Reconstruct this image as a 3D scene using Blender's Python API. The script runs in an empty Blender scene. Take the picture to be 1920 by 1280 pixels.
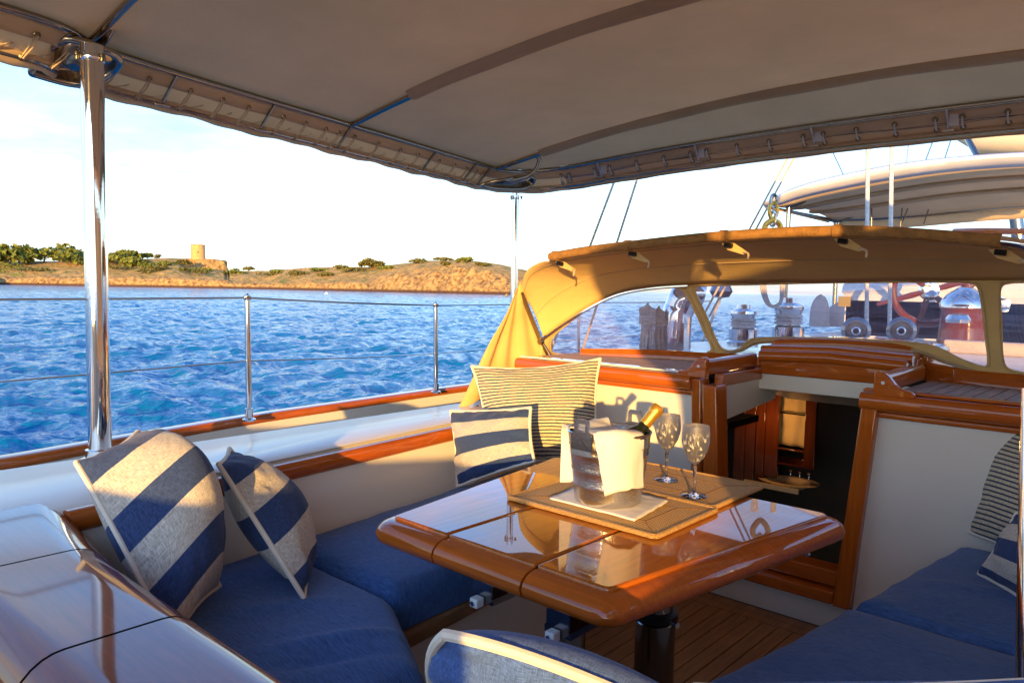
import bpy, bmesh, math, random
import numpy as np
from mathutils import Vector, Matrix
random.seed(7); rng = np.random.default_rng(5)
D = bpy.data; S = bpy.context.scene; COL = S.collection
R_ = math.radians

# ------------------------------------------------------------------ camera
# boat frame: +Y bow, +X starboard, Z up, cockpit sole z=0, water z=-1.8
FPX, YAW, ROLL, HY = 1400., 42., 1.0, 543.
EYE = np.array([1.10, 0., 1.22])
def _basis():
    p = math.atan((640-HY)/FPX); y = R_(YAW); a = R_(ROLL)
    v0 = np.array([-math.sin(y), math.cos(y), 0]); r = np.array([math.cos(y), math.sin(y), 0]); u0 = np.array([0, 0, 1.])
    v = v0*math.cos(p)-u0*math.sin(p); u = u0*math.cos(p)+v0*math.sin(p)
    return r*math.cos(a)+u*math.sin(a), u*math.cos(a)-r*math.sin(a), v
CR, CU, CV = _basis()
def at(px, py, X=None, Y=None, Z=None, d=None):
    """point of the place seen at photo pixel px,py on a plane X=, Y=, Z= or at depth d"""
    q = CV+CR*(px-960)/FPX+CU*(640-py)/FPX
    if X is not None: t = (X-EYE[0])/q[0]
    elif Y is not None: t = (Y-EYE[1])/q[1]
    elif Z is not None: t = (Z-EYE[2])/q[2]
    else: t = d
    return EYE+q*t
cam = D.cameras.new('camera'); camo = D.objects.new('camera', cam); COL.objects.link(camo)
M4 = Matrix((( CR[0], CU[0], -CV[0], EYE[0]), (CR[1], CU[1], -CV[1], EYE[1]), (CR[2], CU[2], -CV[2], EYE[2]), (0, 0, 0, 1)))
camo.matrix_world = M4
cam.sensor_width = 36; cam.lens = FPX/1920*36; cam.clip_start = 0.05; cam.clip_end = 20000
S.camera = camo

# ------------------------------------------------------------------ light
SUN_AZ = math.atan2(0.58, -0.815); SUN_EL = R_(6.5)
sdir = Vector((math.sin(SUN_AZ)*math.cos(SUN_EL), math.cos(SUN_AZ)*math.cos(SUN_EL), math.sin(SUN_EL)))
sun = D.lights.new('sun', 'SUN'); sun.energy = 4.0; sun.angle = R_(0.6); sun.color = (1.0, 0.57, 0.15)
suno = D.objects.new('sun', sun); COL.objects.link(suno)
suno.rotation_euler = (-sdir).to_track_quat('-Z', 'Y').to_euler()
W = D.worlds.new('World'); S.world = W; W.use_nodes = True
nt = W.node_tree; nt.nodes.clear()
def N(t, typ, **k):
    n = t.nodes.new(typ)
    for a, b in k.items(): setattr(n, a, b)
    return n
wo = N(nt, 'ShaderNodeOutputWorld'); bg = N(nt, 'ShaderNodeBackground'); bg.inputs[1].default_value = 0.12
sky = N(nt, 'ShaderNodeTexSky', sky_type='NISHITA'); sky.sun_disc = False; sky.sun_elevation = SUN_EL; sky.sun_rotation = SUN_AZ
sky.air_density = 1.0; sky.dust_density = 0.6; sky.ozone_density = 2.0
tc = N(nt, 'ShaderNodeTexCoord'); mp = N(nt, 'ShaderNodeMapping'); mp.inputs['Scale'].default_value = (1, 1, 3.4); mp.inputs['Location'].default_value = (3.1, 1.7, 0.4)
nz = N(nt, 'ShaderNodeTexNoise'); nz.inputs['Scale'].default_value = 2.3; nz.inputs['Detail'].default_value = 8; nz.inputs['Roughness'].default_value = .58; nz.inputs['Distortion'].default_value = .3
cr = N(nt, 'ShaderNodeValToRGB'); cr.color_ramp.elements[0].position = .47; cr.color_ramp.elements[1].position = .68
mx = N(nt, 'ShaderNodeMixRGB'); mx.inputs[2].default_value = (4.6, 4.75, 4.85, 1)
gain = N(nt, 'ShaderNodeMixRGB', blend_type='MULTIPLY'); gain.inputs[0].default_value = 1; gain.inputs[2].default_value = (1.7, 2.2, 3.0, 1)
nt.links.new(tc.outputs['Generated'], mp.inputs[0]); nt.links.new(mp.outputs[0], nz.inputs[0]); nt.links.new(nz.outputs[0], cr.inputs[0])
spz = N(nt, 'ShaderNodeSeparateXYZ'); hz = N(nt, 'ShaderNodeMapRange'); hz.inputs['From Min'].default_value = .02; hz.inputs['From Max'].default_value = .30; hz.inputs['To Min'].default_value = .45; hz.inputs['To Max'].default_value = 0
nt.links.new(tc.outputs['Generated'], spz.inputs[0]); nt.links.new(spz.outputs[2], hz.inputs[0]); adh = N(nt, 'ShaderNodeMath', operation='ADD'); adh.use_clamp = True
nt.links.new(cr.outputs[0], adh.inputs[0]); nt.links.new(hz.outputs[0], adh.inputs[1]); hi_ = N(nt, 'ShaderNodeMapRange', interpolation_type='SMOOTHSTEP'); hi_.inputs['From Min'].default_value = .22; hi_.inputs['From Max'].default_value = .62; hi_.inputs['To Min'].default_value = 1; hi_.inputs['To Max'].default_value = .22
nt.links.new(spz.outputs[2], hi_.inputs[0]); mh = N(nt, 'ShaderNodeMath', operation='MULTIPLY'); nt.links.new(adh.outputs[0], mh.inputs[0]); nt.links.new(hi_.outputs[0], mh.inputs[1]); nt.links.new(mh.outputs[0], mx.inputs[0]); nt.links.new(sky.outputs[0], gain.inputs[1]); nt.links.new(gain.outputs[0], mx.inputs[1])
nb = N(nt, 'ShaderNodeTexNoise'); nb.inputs['Scale'].default_value = 3.1; nb.inputs['Detail'].default_value = 7; nb.inputs['Roughness'].default_value = .6; mpb = N(nt, 'ShaderNodeMapping'); mpb.inputs['Scale'].default_value = (1, 1, 4.2); mpb.inputs['Location'].default_value = (.65, 2.2, 1.1)
cb_ = N(nt, 'ShaderNodeValToRGB'); cb_.color_ramp.elements[0].position = .56; cb_.color_ramp.elements[1].position = .70; mxb = N(nt, 'ShaderNodeMixRGB'); mxb.inputs[2].default_value = (2.6, 3.3, 4.6, 1)
nt.links.new(tc.outputs['Generated'], mpb.inputs[0]); nt.links.new(mpb.outputs[0], nb.inputs[0]); nt.links.new(nb.outputs[0], cb_.inputs[0]); nt.links.new(cb_.outputs[0], mxb.inputs[0]); nt.links.new(mx.outputs[0], mxb.inputs[1]); nt.links.new(mxb.outputs[0], bg.inputs[0]); nt.links.new(bg.outputs[0], wo.inputs[0])
S.view_settings.view_transform = 'Standard'; S.view_settings.look = 'None'; S.view_settings.gamma = 1
S.view_settings.exposure = 1.22
S.render.engine = 'CYCLES'
try:
    S.cycles.max_bounces = 10; S.cycles.transparent_max_bounces = 12; S.cycles.caustics_reflective = True; S.cycles.caustics_refractive = False
    S.cycles.sample_clamp_indirect = 6
except Exception: pass

# ------------------------------------------------------------------ materials
def mat(name, color, rough=.5, metal=0, coat=0, trans=0, spec=None, noise=None, bump=None, grain=None, weave=None, emit=None, sheen=0, coatr=.03):
    """noise=(scale, amount, stretch) tonal variation, bump=(scale, strength[, stretch]), weave=(per metre, strength)"""
    m = D.materials.new(name); m.use_nodes = True; t = m.node_tree; b = t.nodes['Principled BSDF']
    b.inputs['Base Color'].default_value = (*color, 1); b.inputs['Roughness'].default_value = rough; b.inputs['Metallic'].default_value = metal
    b.inputs['Coat Weight'].default_value = coat; b.inputs['Coat IOR'].default_value = 1.55 if coat == 1 else 1.5; b.inputs['Coat Roughness'].default_value = coatr; b.inputs['Transmission Weight'].default_value = trans
    if sheen: b.inputs['Sheen Weight'].default_value = sheen
    if spec is not None: b.inputs['Specular IOR Level'].default_value = spec
    if emit: b.inputs['Emission Color'].default_value = (*emit[0], 1); b.inputs['Emission Strength'].default_value = emit[1]
    c = N(t, 'ShaderNodeTexCoord')
    def tex(scale, stretch=(1, 1, 1), detail=5, rgh=.6, dist=0):
        mpn = N(t, 'ShaderNodeMapping'); mpn.inputs['Scale'].default_value = stretch
        n = N(t, 'ShaderNodeTexNoise'); n.inputs['Scale'].default_value = scale; n.inputs['Detail'].default_value = detail; n.inputs['Roughness'].default_value = rgh
        n.inputs['Distortion'].default_value = dist
        t.links.new(c.outputs['Object'], mpn.inputs[0]); t.links.new(mpn.outputs[0], n.inputs[0]); return n
    col = None
    if noise:
        n = tex(noise[0], noise[2] if len(noise) > 2 else (1, 1, 1), 6)
        r = N(t, 'ShaderNodeValToRGB'); e = r.color_ramp.elements; a = noise[1]
        e[0].position = .3; e[1].position = .7
        e[0].color = (*[max(0, x*(1-a)) for x in color], 1); e[1].color = (*[min(1, x*(1+a)) for x in color], 1)
        t.links.new(n.outputs[0], r.inputs[0]); col = r.outputs[0]
    if grain:                                            # (fine stretch vector, amount)
        n = tex(1.0, grain[0], 4, .65, .4)
        g = N(t, 'ShaderNodeMapRange'); g.inputs['From Min'].default_value = .3; g.inputs['From Max'].default_value = .7
        g.inputs['To Min'].default_value = 1-grain[1]; g.inputs['To Max'].default_value = 1+grain[1]*.6
        t.links.new(n.outputs[0], g.inputs[0])
        mu = N(t, 'ShaderNodeVectorMath', operation='SCALE')
        if col: t.links.new(col, mu.inputs[0])
        else: mu.inputs[0].default_value = color
        t.links.new(g.outputs[0], mu.inputs['Scale']); col = mu.outputs[0]
    if col: t.links.new(col, b.inputs['Base Color'])
    prev = None
    if bump:
        n = tex(bump[0], bump[2] if len(bump) > 2 else (1, 1, 1), 6)
        bn = N(t, 'ShaderNodeBump'); bn.inputs['Strength'].default_value = bump[1]; bn.inputs['Distance'].default_value = .02 if len(bump) < 4 else bump[3]
        t.links.new(n.outputs[0], bn.inputs['Height']); t.links.new(bn.outputs[0], b.inputs['Normal']); prev = bn
    if weave:
        n = tex(weave[0], (1, 1, 1), 2, .5)
        bn = N(t, 'ShaderNodeBump'); bn.inputs['Strength'].default_value = weave[1]; bn.inputs['Distance'].default_value = .0015
        if prev: t.links.new(prev.outputs[0], bn.inputs['Normal'])
        t.links.new(n.outputs[0], bn.inputs['Height']); t.links.new(bn.outputs[0], b.inputs['Normal'])
    m['_b'] = 1
    return m
def canvas(name, color, tr=.35, bumpv=.25):
    m = mat(name, color, .85, noise=(3, .10), bump=(4, bumpv), weave=(420, .35), spec=.15)
    t = m.node_tree; b = t.nodes['Principled BSDF']; o = t.nodes['Material Output']
    tr_ = N(t, 'ShaderNodeBsdfTranslucent'); tr_.inputs[0].default_value = (*[min(1, c*1.1) for c in color], 1)
    ms = N(t, 'ShaderNodeMixShader'); ms.inputs[0].default_value = tr
    t.links.new(b.outputs[0], ms.inputs[1]); t.links.new(tr_.outputs[0], ms.inputs[2]); t.links.new(ms.outputs[0], o.inputs[0])
    return m
def stripes(name, n, cols, phase=0., fine=False, seg=None):
    """striped woven fabric, stripes along the cloth's own v direction"""
    m = mat(name, cols[0], .9, bump=(9, .35), weave=(500, .5), sheen=.1, spec=.1); t = m.node_tree; b = t.nodes['Principled BSDF']
    uv = N(t, 'ShaderNodeUVMap'); uv.uv_map = 'UVMap'; sp = N(t, 'ShaderNodeSeparateXYZ'); t.links.new(uv.outputs[0], sp.inputs[0])
    if seg:
        r = N(t, 'ShaderNodeValToRGB'); r.color_ramp.interpolation = 'CONSTANT'; e = r.color_ramp.elements
        e[0].position = 0; e[0].color = (0, 0, 0, 1) if seg[0][1] == 0 else (1, 1, 1, 1)
        e[1].position = seg[1][0]; e[1].color = (seg[1][1],)*3+(1,)
        for p, v in seg[2:]:
            q = e.new(p); q.color = (v, v, v, 1)
        t.links.new(sp.outputs[1], r.inputs[0]); fac = r.outputs[0]
    else:
        mu = N(t, 'ShaderNodeMath', operation='MULTIPLY_ADD'); mu.inputs[1].default_value = n; mu.inputs[2].default_value = phase
        fr = N(t, 'ShaderNodeMath', operation='FRACT'); gt = N(t, 'ShaderNodeMath', operation='GREATER_THAN'); gt.inputs[1].default_value = .62
        t.links.new(sp.outputs[1], mu.inputs[0]); t.links.new(mu.outputs[0], fr.inputs[0]); t.links.new(fr.outputs[0], gt.inputs[0]); fac = gt.outputs[0]
    mixn = N(t, 'ShaderNodeMixRGB'); mixn.inputs[1].default_value = (*cols[0], 1); mixn.inputs[2].default_value = (*cols[1], 1); t.links.new(fac, mixn.inputs[0])
    # woven slub: two stretched noises
    mp1 = N(t, 'ShaderNodeMapping'); mp1.inputs['Scale'].default_value = (30, 260, 1); n1 = N(t, 'ShaderNodeTexNoise'); n1.inputs['Scale'].default_value = 1; n1.inputs['Detail'].default_value = 3
    mp2 = N(t, 'ShaderNodeMapping'); mp2.inputs['Scale'].default_value = (260, 30, 1); n2 = N(t, 'ShaderNodeTexNoise'); n2.inputs['Scale'].default_value = 1; n2.inputs['Detail'].default_value = 3
    for a, c in ((mp1, n1), (mp2, n2)): t.links.new(uv.outputs[0], a.inputs[0]); t.links.new(a.outputs[0], c.inputs[0])
    ad = N(t, 'ShaderNodeMath', operation='ADD'); t.links.new(n1.outputs[0], ad.inputs[0]); t.links.new(n2.outputs[0], ad.inputs[1])
    mr = N(t, 'ShaderNodeMapRange'); mr.inputs['From Min'].default_value = .75; mr.inputs['From Max'].default_value = 1.25; mr.inputs['To Min'].default_value = .62; mr.inputs['To Max'].default_value = 1.4
    t.links.new(ad.outputs[0], mr.inputs[0])
    sc = N(t, 'ShaderNodeVectorMath', operation='SCALE'); t.links.new(mixn.outputs[0], sc.inputs[0]); t.links.new(mr.outputs[0], sc.inputs['Scale']); t.links.new(sc.outputs[0], b.inputs['Base Color'])
    return m
TEAK = (.46, .105, .011); NAVY = (.06, .15, .40); CREAM = (.50, .44, .36)
M = dict(
 varnish=mat('varnished_teak', TEAK, .35, spec=.02, coat=1, grain=((4, 90, 90), .24), noise=(1.5, .12), coatr=.02),
 varnish_y=mat('varnished_teak_fore_aft', TEAK, .35, spec=.02, coat=1, grain=((90, 4, 90), .24), noise=(1.5, .12), coatr=.02),
 varnish_z=mat('varnished_teak_upright', TEAK, .35, spec=.02, coat=1, grain=((90, 90, 4), .24), noise=(1.5, .18), coatr=.03),
 tabletop=mat('varnished_table', (.44, .115, .006), .3, spec=.02, coat=1, grain=((90, 4, 60), .3), noise=(2.2, .2), bump=(9, .012), coatr=.012),
 coaming=mat('varnished_coaming_top', (.26, .06, .014), .3, spec=.02, coat=1, grain=((5, 110, 60), .3), noise=(2, .15), bump=(7, .01), coatr=.06),
 teak=mat('bare_teak', (.42, .27, .17), .7, grain=((90, 5, 60), .3), noise=(3, .12)),
 sole=mat('sole_teak', (.30, .15, .06), .55, grain=((90, 5, 60), .35), noise=(3, .2)),
 caulk=mat('caulk', (.012, .012, .013), .6),
 white=mat('white_paint', (.78, .72, .63), .4, coat=.3, bump=(60, .02), noise=(2, .04), coatr=.15),
 gloss=mat('gloss_white', (.72, .70, .68), .18, coat=1, noise=(2, .03), coatr=.03),
 chrome=mat('stainless', (.80, .79, .78), .06, 1, bump=(30, .01)),
 frame=mat('frame_steel', (.42, .35, .27), .16, 1, bump=(60, .03)),
 satin=mat('satin_stainless', (.66, .64, .62), .2, 1, bump=(90, .03)),
 steeldark=mat('dark_stainless', (.3, .3, .31), .16, 1),
 canvas=canvas('awning_canvas', (.76, .585, .39), .36, .6),
 sleeve=canvas('sleeve_canvas', (.54, .40, .25), .2),
 outer=canvas('valance_canvas', (.80, .60, .40), .5),
 flap=canvas('flap_canvas', (.80, .62, .42), .45),
 hood=canvas('sprayhood_canvas', (.70, .48, .20), .05, .6),
 whitecanvas=canvas('white_canvas', (.70, .68, .70), .1),
 tube=mat('tan_suede', (.34, .17, .05), .95, bump=(160, .5), noise=(30, .25)),
 navy=mat('navy_fabric', NAVY, .92, grain=((40, 300, 40), .42), bump=(3.5, .30), weave=(500, .5), sheen=.15, spec=.1),
 piping=mat('cream_piping', (.74, .68, .58), .85, weave=(600, .3)),
 rope=mat('cord', (.62, .48, .33), .9, bump=(300, .5), noise=(40, .2)),
 ropew=mat('pale_rope', (.80, .75, .70), .9, bump=(160, .8), noise=(60, .25)),
 linen=mat('white_linen', (.68, .665, .68), .85, bump=(16, .22), weave=(700, .3)),
 wicker=None, foil=mat('gold_foil', (.78, .42, .07), .3, .75, bump=(60, .12)),
 bottle=mat('bottle_glass', (.006, .012, .004), .05, coat=1),
 brass=mat('bronze', (.30, .25, .17), .35, 1), black=mat('black', (.006, .005, .005), .5),
 plastic=mat('white_plastic', (.75, .75, .77), .35), stone=mat('tower_stone', (.60, .36, .14), .95, noise=(1.3, .35, (1, 1, 2.2)), bump=(1.6, 1, (1, 1, 2.5), .4)),
 leaf=mat('pine_leaf', (.13, .15, .016), .8, noise=(.25, .45)), scrub=mat('scrub_leaf', (.12, .11, .02), .85, noise=(.3, .4)),
 bark=mat('bark', (.16, .09, .05), .9, noise=(1, .3)),
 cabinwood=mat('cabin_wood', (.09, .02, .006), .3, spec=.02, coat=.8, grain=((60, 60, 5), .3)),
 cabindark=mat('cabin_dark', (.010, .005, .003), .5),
 towel=mat('towel', (.55, .38, .14), .95, bump=(14, .6), weave=(300, .5)), basin=mat('basin', (.62, .45, .26), .2, coat=.6),
 redwood=mat('wheel_wood', (.13, .028, .012), .25, spec=.02, coat=1), bag=mat('sail_bag', (.52, .43, .38), .9, bump=(6, .8), weave=(300, .3)),
 bulb=mat('warm_bulb', (1, .6, .25), .5, emit=((1, .45, .12), 9)), sail=mat('sail_cover', (.72, .58, .40), .8, bump=(3, .4)),
)
# clear glass and vinyl
def glass():
    m = D.materials.new('cut_crystal'); m.use_nodes = True; t = m.node_tree; b = t.nodes['Principled BSDF']
    b.inputs['Transmission Weight'].default_value = 1; b.inputs['Roughness'].default_value = .0; b.inputs['IOR'].default_value = 1.5
    b.inputs['Base Color'].default_value = (.98, .98, .98, 1)
    return m
M['glass'] = glass()
def cut():
    m = D.materials.new('engraved_crystal'); m.use_nodes = True; t = m.node_tree; b = t.nodes['Principled BSDF']
    b.inputs['Transmission Weight'].default_value = 1; b.inputs['IOR'].default_value = 1.5
    c = N(t, 'ShaderNodeTexCoord'); v = N(t, 'ShaderNodeTexNoise'); v.inputs['Scale'].default_value = 52; v.inputs['Detail'].default_value = 2; v.inputs['Distortion'].default_value = 2.2
    mpn = N(t, 'ShaderNodeMapping'); mpn.inputs['Scale'].default_value = (1, 1, .55); t.links.new(c.outputs['Object'], mpn.inputs[0])
    t.links.new(mpn.outputs[0], v.inputs[0])
    r = N(t, 'ShaderNodeValToRGB'); r.color_ramp.elements[0].position = .565; r.color_ramp.elements[0].color = (0, 0, 0, 1); r.color_ramp.elements[1].position = .60; r.color_ramp.elements[1].color = (1, 1, 1, 1)
    t.links.new(v.outputs[0], r.inputs[0])
    bn = N(t, 'ShaderNodeBump'); bn.inputs['Strength'].default_value = .2; bn.inputs['Distance'].default_value = .003; t.links.new(v.outputs[0], bn.inputs['Height']); t.links.new(bn.outputs[0], b.inputs['Normal'])
    d = N(t, 'ShaderNodeBsdfPrincipled'); d.inputs['Base Color'].default_value = (.85, .84, .82, 1); d.inputs['Roughness'].default_value = .35; t.links.new(bn.outputs[0], d.inputs['Normal'])
    sz = N(t, 'ShaderNodeSeparateXYZ'); t.links.new(c.outputs['Object'], sz.inputs[0]); zb = N(t, 'ShaderNodeMapRange', interpolation_type='SMOOTHSTEP'); zb.inputs['From Min'].default_value = .182; zb.inputs['From Max'].default_value = .168; zb.inputs['To Max'].default_value = .5; t.links.new(sz.outputs[2], zb.inputs[0])
    f = N(t, 'ShaderNodeMath', operation='MULTIPLY'); t.links.new(zb.outputs[0], f.inputs[1]); t.links.new(r.outputs[0], f.inputs[0])
    ms = N(t, 'ShaderNodeMixShader'); t.links.new(f.outputs[0], ms.inputs[0]); t.links.new(b.outputs[0], ms.inputs[1]); t.links.new(d.outputs[0], ms.inputs[2])
    t.links.new(ms.outputs[0], t.nodes['Material Output'].inputs[0]); return m
M['cut'] = cut()
def vinyl():
    m = D.materials.new('clear_vinyl'); m.use_nodes = True; t = m.node_tree; t.nodes.remove(t.nodes['Principled BSDF'])
    c = N(t, 'ShaderNodeTexCoord'); n = N(t, 'ShaderNodeTexNoise'); n.inputs['Scale'].default_value = 5; n.inputs['Detail'].default_value = 4; t.links.new(c.outputs['Object'], n.inputs[0])
    bn = N(t, 'ShaderNodeBump'); bn.inputs['Strength'].default_value = .35; bn.inputs['Distance'].default_value = .02; t.links.new(n.outputs[0], bn.inputs['Height'])
    tr = N(t, 'ShaderNodeBsdfTransparent'); tr.inputs[0].default_value = (.93, .90, .98, 1)
    gl = N(t, 'ShaderNodeBsdfGlossy'); gl.inputs['Roughness'].default_value = .08; gl.inputs[0].default_value = (.95, .9, 1, 1); t.links.new(bn.outputs[0], gl.inputs['Normal'])
    di = N(t, 'ShaderNodeBsdfDiffuse'); di.inputs[0].default_value = (.62, .52, .72, 1)
    tl = N(t, 'ShaderNodeBsdfTranslucent'); tl.inputs[0].default_value = (.62, .52, .72, 1)
    w = N(t, 'ShaderNodeTexNoise'); w.inputs['Scale'].default_value = 1; w.inputs['Detail'].default_value = 5
    mpn = N(t, 'ShaderNodeMapping'); mpn.inputs['Scale'].default_value = (4, 4, 60); mpn.inputs['Rotation'].default_value = (.3, .5, .2); t.links.new(c.outputs['Object'], mpn.inputs[0]); t.links.new(mpn.outputs[0], w.inputs[0])
    mr = N(t, 'ShaderNodeMapRange'); mr.inputs['From Min'].default_value = .35; mr.inputs['From Max'].default_value = .75; mr.inputs['To Min'].default_value = .10; mr.inputs['To Max'].default_value = .34
    t.links.new(w.outputs[0], mr.inputs[0])
    m0 = N(t, 'ShaderNodeMixShader'); m0.inputs[0].default_value = .5; t.links.new(di.outputs[0], m0.inputs[1]); t.links.new(tl.outputs[0], m0.inputs[2])
    m1 = N(t, 'ShaderNodeMixShader'); m1.inputs[0].default_value = .09; t.links.new(tr.outputs[0], m1.inputs[1]); t.links.new(gl.outputs[0], m1.inputs[2])
    m2 = N(t, 'ShaderNodeMixShader'); t.links.new(mr.outputs[0], m2.inputs[0]); t.links.new(m1.outputs[0], m2.inputs[1]); t.links.new(m0.outputs[0], m2.inputs[2])
    t.links.new(m2.outputs[0], t.nodes['Material Output'].inputs[0]); return m
M['vinyl'] = vinyl()
def wicker():
    m = mat('wicker', (.40, .21, .07), .55, noise=(120, .35)); t = m.node_tree; b = t.nodes['Principled BSDF']
    uv = N(t, 'ShaderNodeUVMap'); uv.uv_map = 'UVMap'
    def wave(dirn, s):
        w = N(t, 'ShaderNodeTexWave', bands_direction=dirn); w.inputs['Scale'].default_value = s; w.inputs['Distortion'].default_value = 1.2; w.inputs['Detail'].default_value = 1; w.inputs['Detail Scale'].default_value = 3
        t.links.new(uv.outputs[0], w.inputs[0]); return w
    wx = wave('X', 3.3); wy = wave('Y', 4.2)
    ad = N(t, 'ShaderNodeMath', operation='MULTIPLY'); t.links.new(wx.outputs['Fac'], ad.inputs[0]); t.links.new(wy.outputs['Fac'], ad.inputs[1])
    r = N(t, 'ShaderNodeValToRGB'); e = r.color_ramp.elements; e[0].position = .0; e[0].color = (.26, .12, .03, 1); e[1].position = .38; e[1].color = (.95, .60, .20, 1)
    t.links.new(ad.outputs[0], r.inputs[0]); t.links.new(r.outputs[0], b.inputs['Base Color'])
    bn = N(t, 'ShaderNodeBump'); bn.inputs['Strength'].default_value = 1; bn.inputs['Distance'].default_value = .004; t.links.new(ad.outputs[0], bn.inputs['Height']); t.links.new(bn.outputs[0], b.inputs['Normal'])
    return m
M['wicker'] = wicker()
def bucketmat():
    m = mat('wet_stainless', (.60, .57, .53), .27, 1); t = m.node_tree; b = t.nodes['Principled BSDF']
    c = N(t, 'ShaderNodeTexCoord'); v = N(t, 'ShaderNodeTexVoronoi', feature='SMOOTH_F1'); v.inputs['Scale'].default_value = 210
    t.links.new(c.outputs['Object'], v.inputs[0])
    n = N(t, 'ShaderNodeTexNoise'); n.inputs['Scale'].default_value = 70; mpn = N(t, 'ShaderNodeMapping'); mpn.inputs['Scale'].default_value = (1, 1, .25); t.links.new(c.outputs['Object'], mpn.inputs[0]); t.links.new(mpn.outputs[0], n.inputs[0])
    ad = N(t, 'ShaderNodeMath', operation='ADD'); t.links.new(v.outputs[0], ad.inputs[0]); t.links.new(n.outputs[0], ad.inputs[1])
    bn = N(t, 'ShaderNodeBump'); bn.inputs['Strength'].default_value = .35; bn.inputs['Distance'].default_value = .002; t.links.new(ad.outputs[0], bn.inputs['Height']); t.links.new(bn.outputs[0], b.inputs['Normal'])
    return m
M['bucket'] = bucketmat()

# ------------------------------------------------------------------ mesh helpers
class MB:
    def __init__(s): s.v = []; s.f = []; s.uv = {}
    def add(s, verts, faces, uvs=None):
        o = len(s.v); s.v += [tuple(map(float, p)) for p in verts]
        for f in faces:
            s.f.append([i+o for i in f])
            if uvs is not None: s.uv[len(s.f)-1] = [uvs[i] for i in f]
        return s
    def box(s, lo, hi, rot=None, org=None):
        vs = [(x, y, z) for x in (lo[0], hi[0]) for y in (lo[1], hi[1]) for z in (lo[2], hi[2])]
        if rot is not None: vs = [tuple(Matrix(rot)@Vector(p)+Vector(org or (0, 0, 0))) for p in vs]
        return s.add(vs, [(0, 1, 3, 2), (4, 6, 7, 5), (0, 4, 5, 1), (2, 3, 7, 6), (0, 2, 6, 4), (1, 5, 7, 3)])
    def prism(s, poly, vec):
        n = len(poly); a = [np.array(p, float) for p in poly]; b = [p+np.array(vec, float) for p in a]
        return s.add(a+b, [list(range(n))[::-1], list(range(n, 2*n))]+[(i, (i+1) % n, n+(i+1) % n, n+i) for i in range(n)])
    def sweep(s, path, prof, up=(0, 0, 1), closed=False, caps=True):
        P = [np.array(p, float) for p in path]; n = len(P); k = len(prof); rings = []
        for i in range(n):
            a = P[(i-1) % n] if (closed or i > 0) else P[i]; b = P[(i+1) % n] if (closed or i < n-1) else P[i]
            t = b-a; t /= (np.linalg.norm(t)+1e-12); sd = np.cross(t, up)
            if np.linalg.norm(sd) < 1e-3: sd = np.cross(t, (1, 0, 0))
            sd /= np.linalg.norm(sd); u = np.cross(sd, t)
            rings += [P[i]+sd*q[0]+u*q[1] for q in prof]
        F = []
        for i in range(n if closed else n-1):
            j = (i+1) % n
            for q in range(k): F.append((i*k+q, i*k+(q+1) % k, j*k+(q+1) % k, j*k+q))
        if caps and not closed: F += [list(range(k)), list(range((n-1)*k, n*k))[::-1]]
        return s.add(rings, F)
    def tube(s, path, r, seg=10, closed=False, taper=None):
        P = [np.array(p, float) for p in path]; n = len(P); rings = []; sd = None
        for i in range(n):
            a = P[(i-1) % n] if (closed or i > 0) else P[i]; b = P[(i+1) % n] if (closed or i < n-1) else P[i]
            t = b-a; t /= (np.linalg.norm(t)+1e-12)
            if sd is None:
                sd = np.cross(t, (0, 0, 1) if abs(t[2]) < .9 else (1, 0, 0))
            sd = sd-t*(sd@t); sd /= (np.linalg.norm(sd)+1e-12); u = np.cross(sd, t)
            rr = r if taper is None else r*taper[i]
            rings += [P[i]+(sd*math.cos(2*math.pi*q/seg)+u*math.sin(2*math.pi*q/seg))*rr for q in range(seg)]
        F = [(i*seg+q, i*seg+(q+1) % seg, ((i+1) % n)*seg+(q+1) % seg, ((i+1) % n)*seg+q) for i in range(n if closed else n-1) for q in range(seg)]
        if not closed: F += [list(range(seg)), list(range((n-1)*seg, n*seg))[::-1]]
        return s.add(rings, F)
    def lathe(s, prof, org=(0, 0, 0), axis=(0, 0, 1), seg=32):
        z = np.array(axis, float); z /= np.linalg.norm(z); x = np.cross(z, (0, 1, 0) if abs(z[1]) < .9 else (1, 0, 0)); x /= np.linalg.norm(x); y = np.cross(z, x); o = np.array(org, float)
        V = [o+z*h+(x*math.cos(2*math.pi*q/seg)+y*math.sin(2*math.pi*q/seg))*r for r, h in prof for q in range(seg)]
        F = [(i*seg+q, i*seg+(q+1) % seg, (i+1)*seg+(q+1) % seg, (i+1)*seg+q) for i in range(len(prof)-1) for q in range(seg)]
        if prof[0][0] > 1e-5: F.append(list(range(seg))[::-1])
        if prof[-1][0] > 1e-5: F.append(list(range((len(prof)-1)*seg, len(prof)*seg)))
        return s.add(V, F)
    def grid(s, G, uv=True, wrap=False):
        G = np.array(G, float); a, b = G.shape[:2]
        V = G.reshape(-1, 3); F = [(i*b+j, i*b+(j+1) % b, (i+1)*b+(j+1) % b, (i+1)*b+j) for i in range(a-1) for j in range(b if wrap else b-1)]
        U = [(j/(b-1), i/(a-1)) for i in range(a) for j in range(b)]
        return s.add(V, F, U if uv else None)
ORG = {}
def tag(o, label=None, cat=None, group=None, kind=None):
    if label: o['label'] = label
    if cat: o['category'] = cat
    if group: o['group'] = group
    if kind: o['kind'] = kind
    return o
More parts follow.
